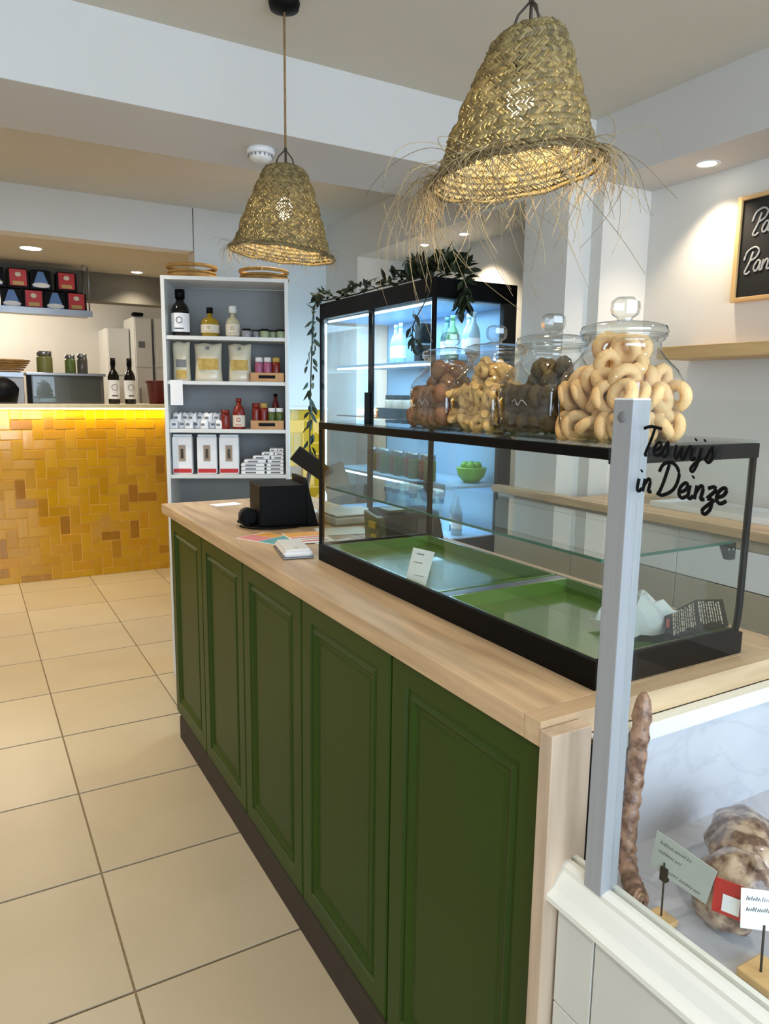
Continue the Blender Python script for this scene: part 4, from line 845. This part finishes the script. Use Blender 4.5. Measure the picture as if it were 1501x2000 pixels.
b=MB(); write('Pa',(2.480,1.708,2.045),(0,-1,0),(0,0,1),.085,.0035,b,Vector((1,0,0))); write('Pan',(2.480,1.728,1.915),(0,-1,0),(0,0,1),.085,.0035,b,Vector((1,0,0))); b.build('chalk_writing',M['chalk'],t)
# ================================================================== PENDANT LAMPS
def shade_mesh(lean,tm,seed):
    prof=[(.153,-.004),(.140,.008),(.133,.020),(.127,.04),(.118,.07),(.107,.10),(.096,.13),(.084,.16),(.073,.19),(.062,.215),(.050,.230),(.030,.238),(.012,.240)]
    L=[0]
    for i in range(1,len(prof)): L.append(L[-1]+math.hypot(prof[i][0]-prof[i-1][0],prof[i][1]-prof[i-1][1]))
    BWD=.0215
    def S(a,l):
        l=min(max(l,0),L[-1]-1e-6)
        for i in range(len(L)-1):
            if l<=L[i+1]: t=(l-L[i])/(L[i+1]-L[i]); break
        r=prof[i][0]*(1-t)+prof[i+1][0]*t; z=prof[i][1]*(1-t)+prof[i+1][1]*t
        ph=(l/BWD-a/(2*PI))/2.4
        r+=.0055*min(1,r/.05)*(abs(math.sin(PI*ph))**.6-.6)
        r*=1+.018*math.sin(2*a+z*9)+.010*math.sin(3*a-z*14)
        nr=(prof[i+1][1]-prof[i][1]); nz=-(prof[i+1][0]-prof[i][0]); q=math.hypot(nr,nz); nr/=q;nz/=q
        return Vector((r*math.cos(a),r*math.sin(a),z)),Vector((nr*math.cos(a),nr*math.sin(a),nz)),r
    mb=MB(); mr=random.Random(seed); nb=int(L[-1]/BWD)+1
    for k in range(nb):
        _,_,r=S(0,(k+.5)*BWD); n=max(10,int(2*PI*r/.0072))
        for j in range(n):
            a0=2*PI*j/n
            for half in (0,1):
                base=(k+a0/(2*PI)-.5)*BWD+(half*.5)*BWD
                da=.012/max(r,.03)*(1 if half==0 else -1); w=.0042*mr.uniform(.7,1.15); oj=mr.uniform(-.0014,.0014)
                vs=[];ns=4
                for q in range(ns+1):
                    u=q/ns; l=base+u*BWD*.62-.001; a=a0+da*(u-.5)+mr.uniform(-.012,.012); wd=w*(.35+.65*math.sin(PI*(u*.8+.1)))
                    out=.0032*math.sin(PI*u)+oj
                    p,nv,rr=S(a,l); tan=Vector((-math.sin(a),math.cos(a),0)); side=tan*wd
                    for pt in (p+nv*(out-.001)-side,p+nv*(out+.0016),p+nv*(out-.001)+side): vs.append(tm@pt+lean*(max(pt.z,0)/.24)**1.3)
                f=[]
                for q in range(ns): f+=[(q*3,q*3+1,q*3+4,q*3+3),(q*3+1,q*3+2,q*3+5,q*3+4)]
                mb.add(vs,f,0,True)
    return mb
def pendant(loc,ztop,tiltv,lean,label,nf,fl,seed,power,dirbias,canopy):
    x,y,z=loc; rr=random.Random(seed)
    t=thing('pendant_lamp',label,'lamp',(x,y,z))
    tm=Euler(tiltv).to_matrix(); base=Vector(loc)
    lean=Vector(lean); o=shade_mesh(lean,tm,seed).build('woven_shade',M['straw'],t,local=True); o['kind']='stuff'
    top=base+tm@Vector((0,0,.240))+lean
    b=MB()
    pts=[base+tm@Vector((.152*(1+.018*math.sin(2*a))*math.cos(a),.152*(1+.018*math.sin(2*a))*math.sin(a),.002*math.sin(9*a)-.002)) for a in [2*PI*i/60 for i in range(60)]]
    b.tube(pts,.0042,7,closed=True)
    for q in range(70):
        a=2*PI*q/70; p=base+tm@Vector((.152*math.cos(a),.152*math.sin(a),-.002)); tn=tm@Vector((-math.sin(a)*.7,math.cos(a)*.7,.7)); b.tube([p-tn*.007,p+tm@Vector((math.cos(a),math.sin(a),-.3))*.004,p+tn*.007],.0022,4)
    b.build('plaited_rim',M['straw'],t)
    kn=top+Vector((0,0,.045))
    b=MB()
    for a in (0.2,2.3,4.4):
        q=top+tm@Vector((.036*math.cos(a),.036*math.sin(a),-.004)); b.tube([q,q.lerp(kn,.55)+Vector((.006*math.cos(a),.006*math.sin(a),.004)),kn],.0022,6)
    b.tube([top,kn],.003,6); b.ell(kn,.005,.005,.007); b.build('hanging_loop',M['wire'],t)
    MB().tube([kn,(kn.x,kn.y,ztop-.03)],.0032,8).build('cord',M['rope'],t)
    if canopy: MB().lathe([(.042,0),(.044,-.006),(.040,-.022),(.012,-.03)],28,(kn.x,kn.y,ztop)).build('ceiling_rose',M['blkp'],t)
    bc_=base+tm@Vector((0,0,.125))+lean*.4; MB().lathe([(.016,.07),(.016,.03)],14,bc_).build('lamp_holder',M['blkp'],t)
    MB().ell(bc_,.024,.024,.032).build('bulb',M['bulb'],t)
    light('pendant_bulb_light','POINT',bc_-Vector((0,0,.055)),power,(1,.82,.56),.025)
    b=MB()
    for i in range(nf):
        a=rr.uniform(0,2*PI)
        dens=.5+.5*math.cos(a-dirbias)
        if rr.random()>.30+.70*dens: continue
        ln=fl*rr.choice((.35,.5,.7,1.0,1.25))*rr.uniform(.6,1.1)*(.40+.75*dens)
        p=base+tm@Vector((.150*math.cos(a),.150*math.sin(a),rr.uniform(-.004,.010)))
        rad=Vector((math.cos(a),math.sin(a),0)); tg=Vector((-math.sin(a),math.cos(a),0))
        d=tm@(rad*rr.uniform(.5,1.1)+Vector((0,0,rr.uniform(-.5,.55)))+tg*rr.uniform(-.9,1.3)).normalized(); pts=[p]
        sg=rr.choice((1,1,-1)); k1=rr.uniform(.10,.45); gr=rr.uniform(.08,.36); inw=rr.uniform(.02,.24); wob=Vector((rr.uniform(-1,1),rr.uniform(-1,1),rr.uniform(-1,1)))*.10
        ns=12
        for q in range(ns):
            d=(d+Vector((0,0,-gr))+tg*sg*k1*.5-rad*inw+wob*math.sin(q*1.1)).normalized(); p=p+d*ln/ns; pts.append(p)
        b.tube(pts,[.00085*(1-.55*q/ns) for q in range(ns+1)],3)
    b.build('grass_fringe',M['fringe'],t)['kind']='stuff'
    return t
pendant((.836,2.070,1.868),2.54,(R(3),R(4),0),(-.008,.004,0),'smaller-looking woven seagrass pendant lamp hanging farther back on a jute cord',170,.085,11,1.7,PI*1.1,True)
pendant((.870,1.06,1.848),2.54,(R(-4),R(-7),0),(.046,-.018,0),'large woven seagrass pendant lamp in front with long loose fringe',520,.21,5,2.2,PI*1.15,True)
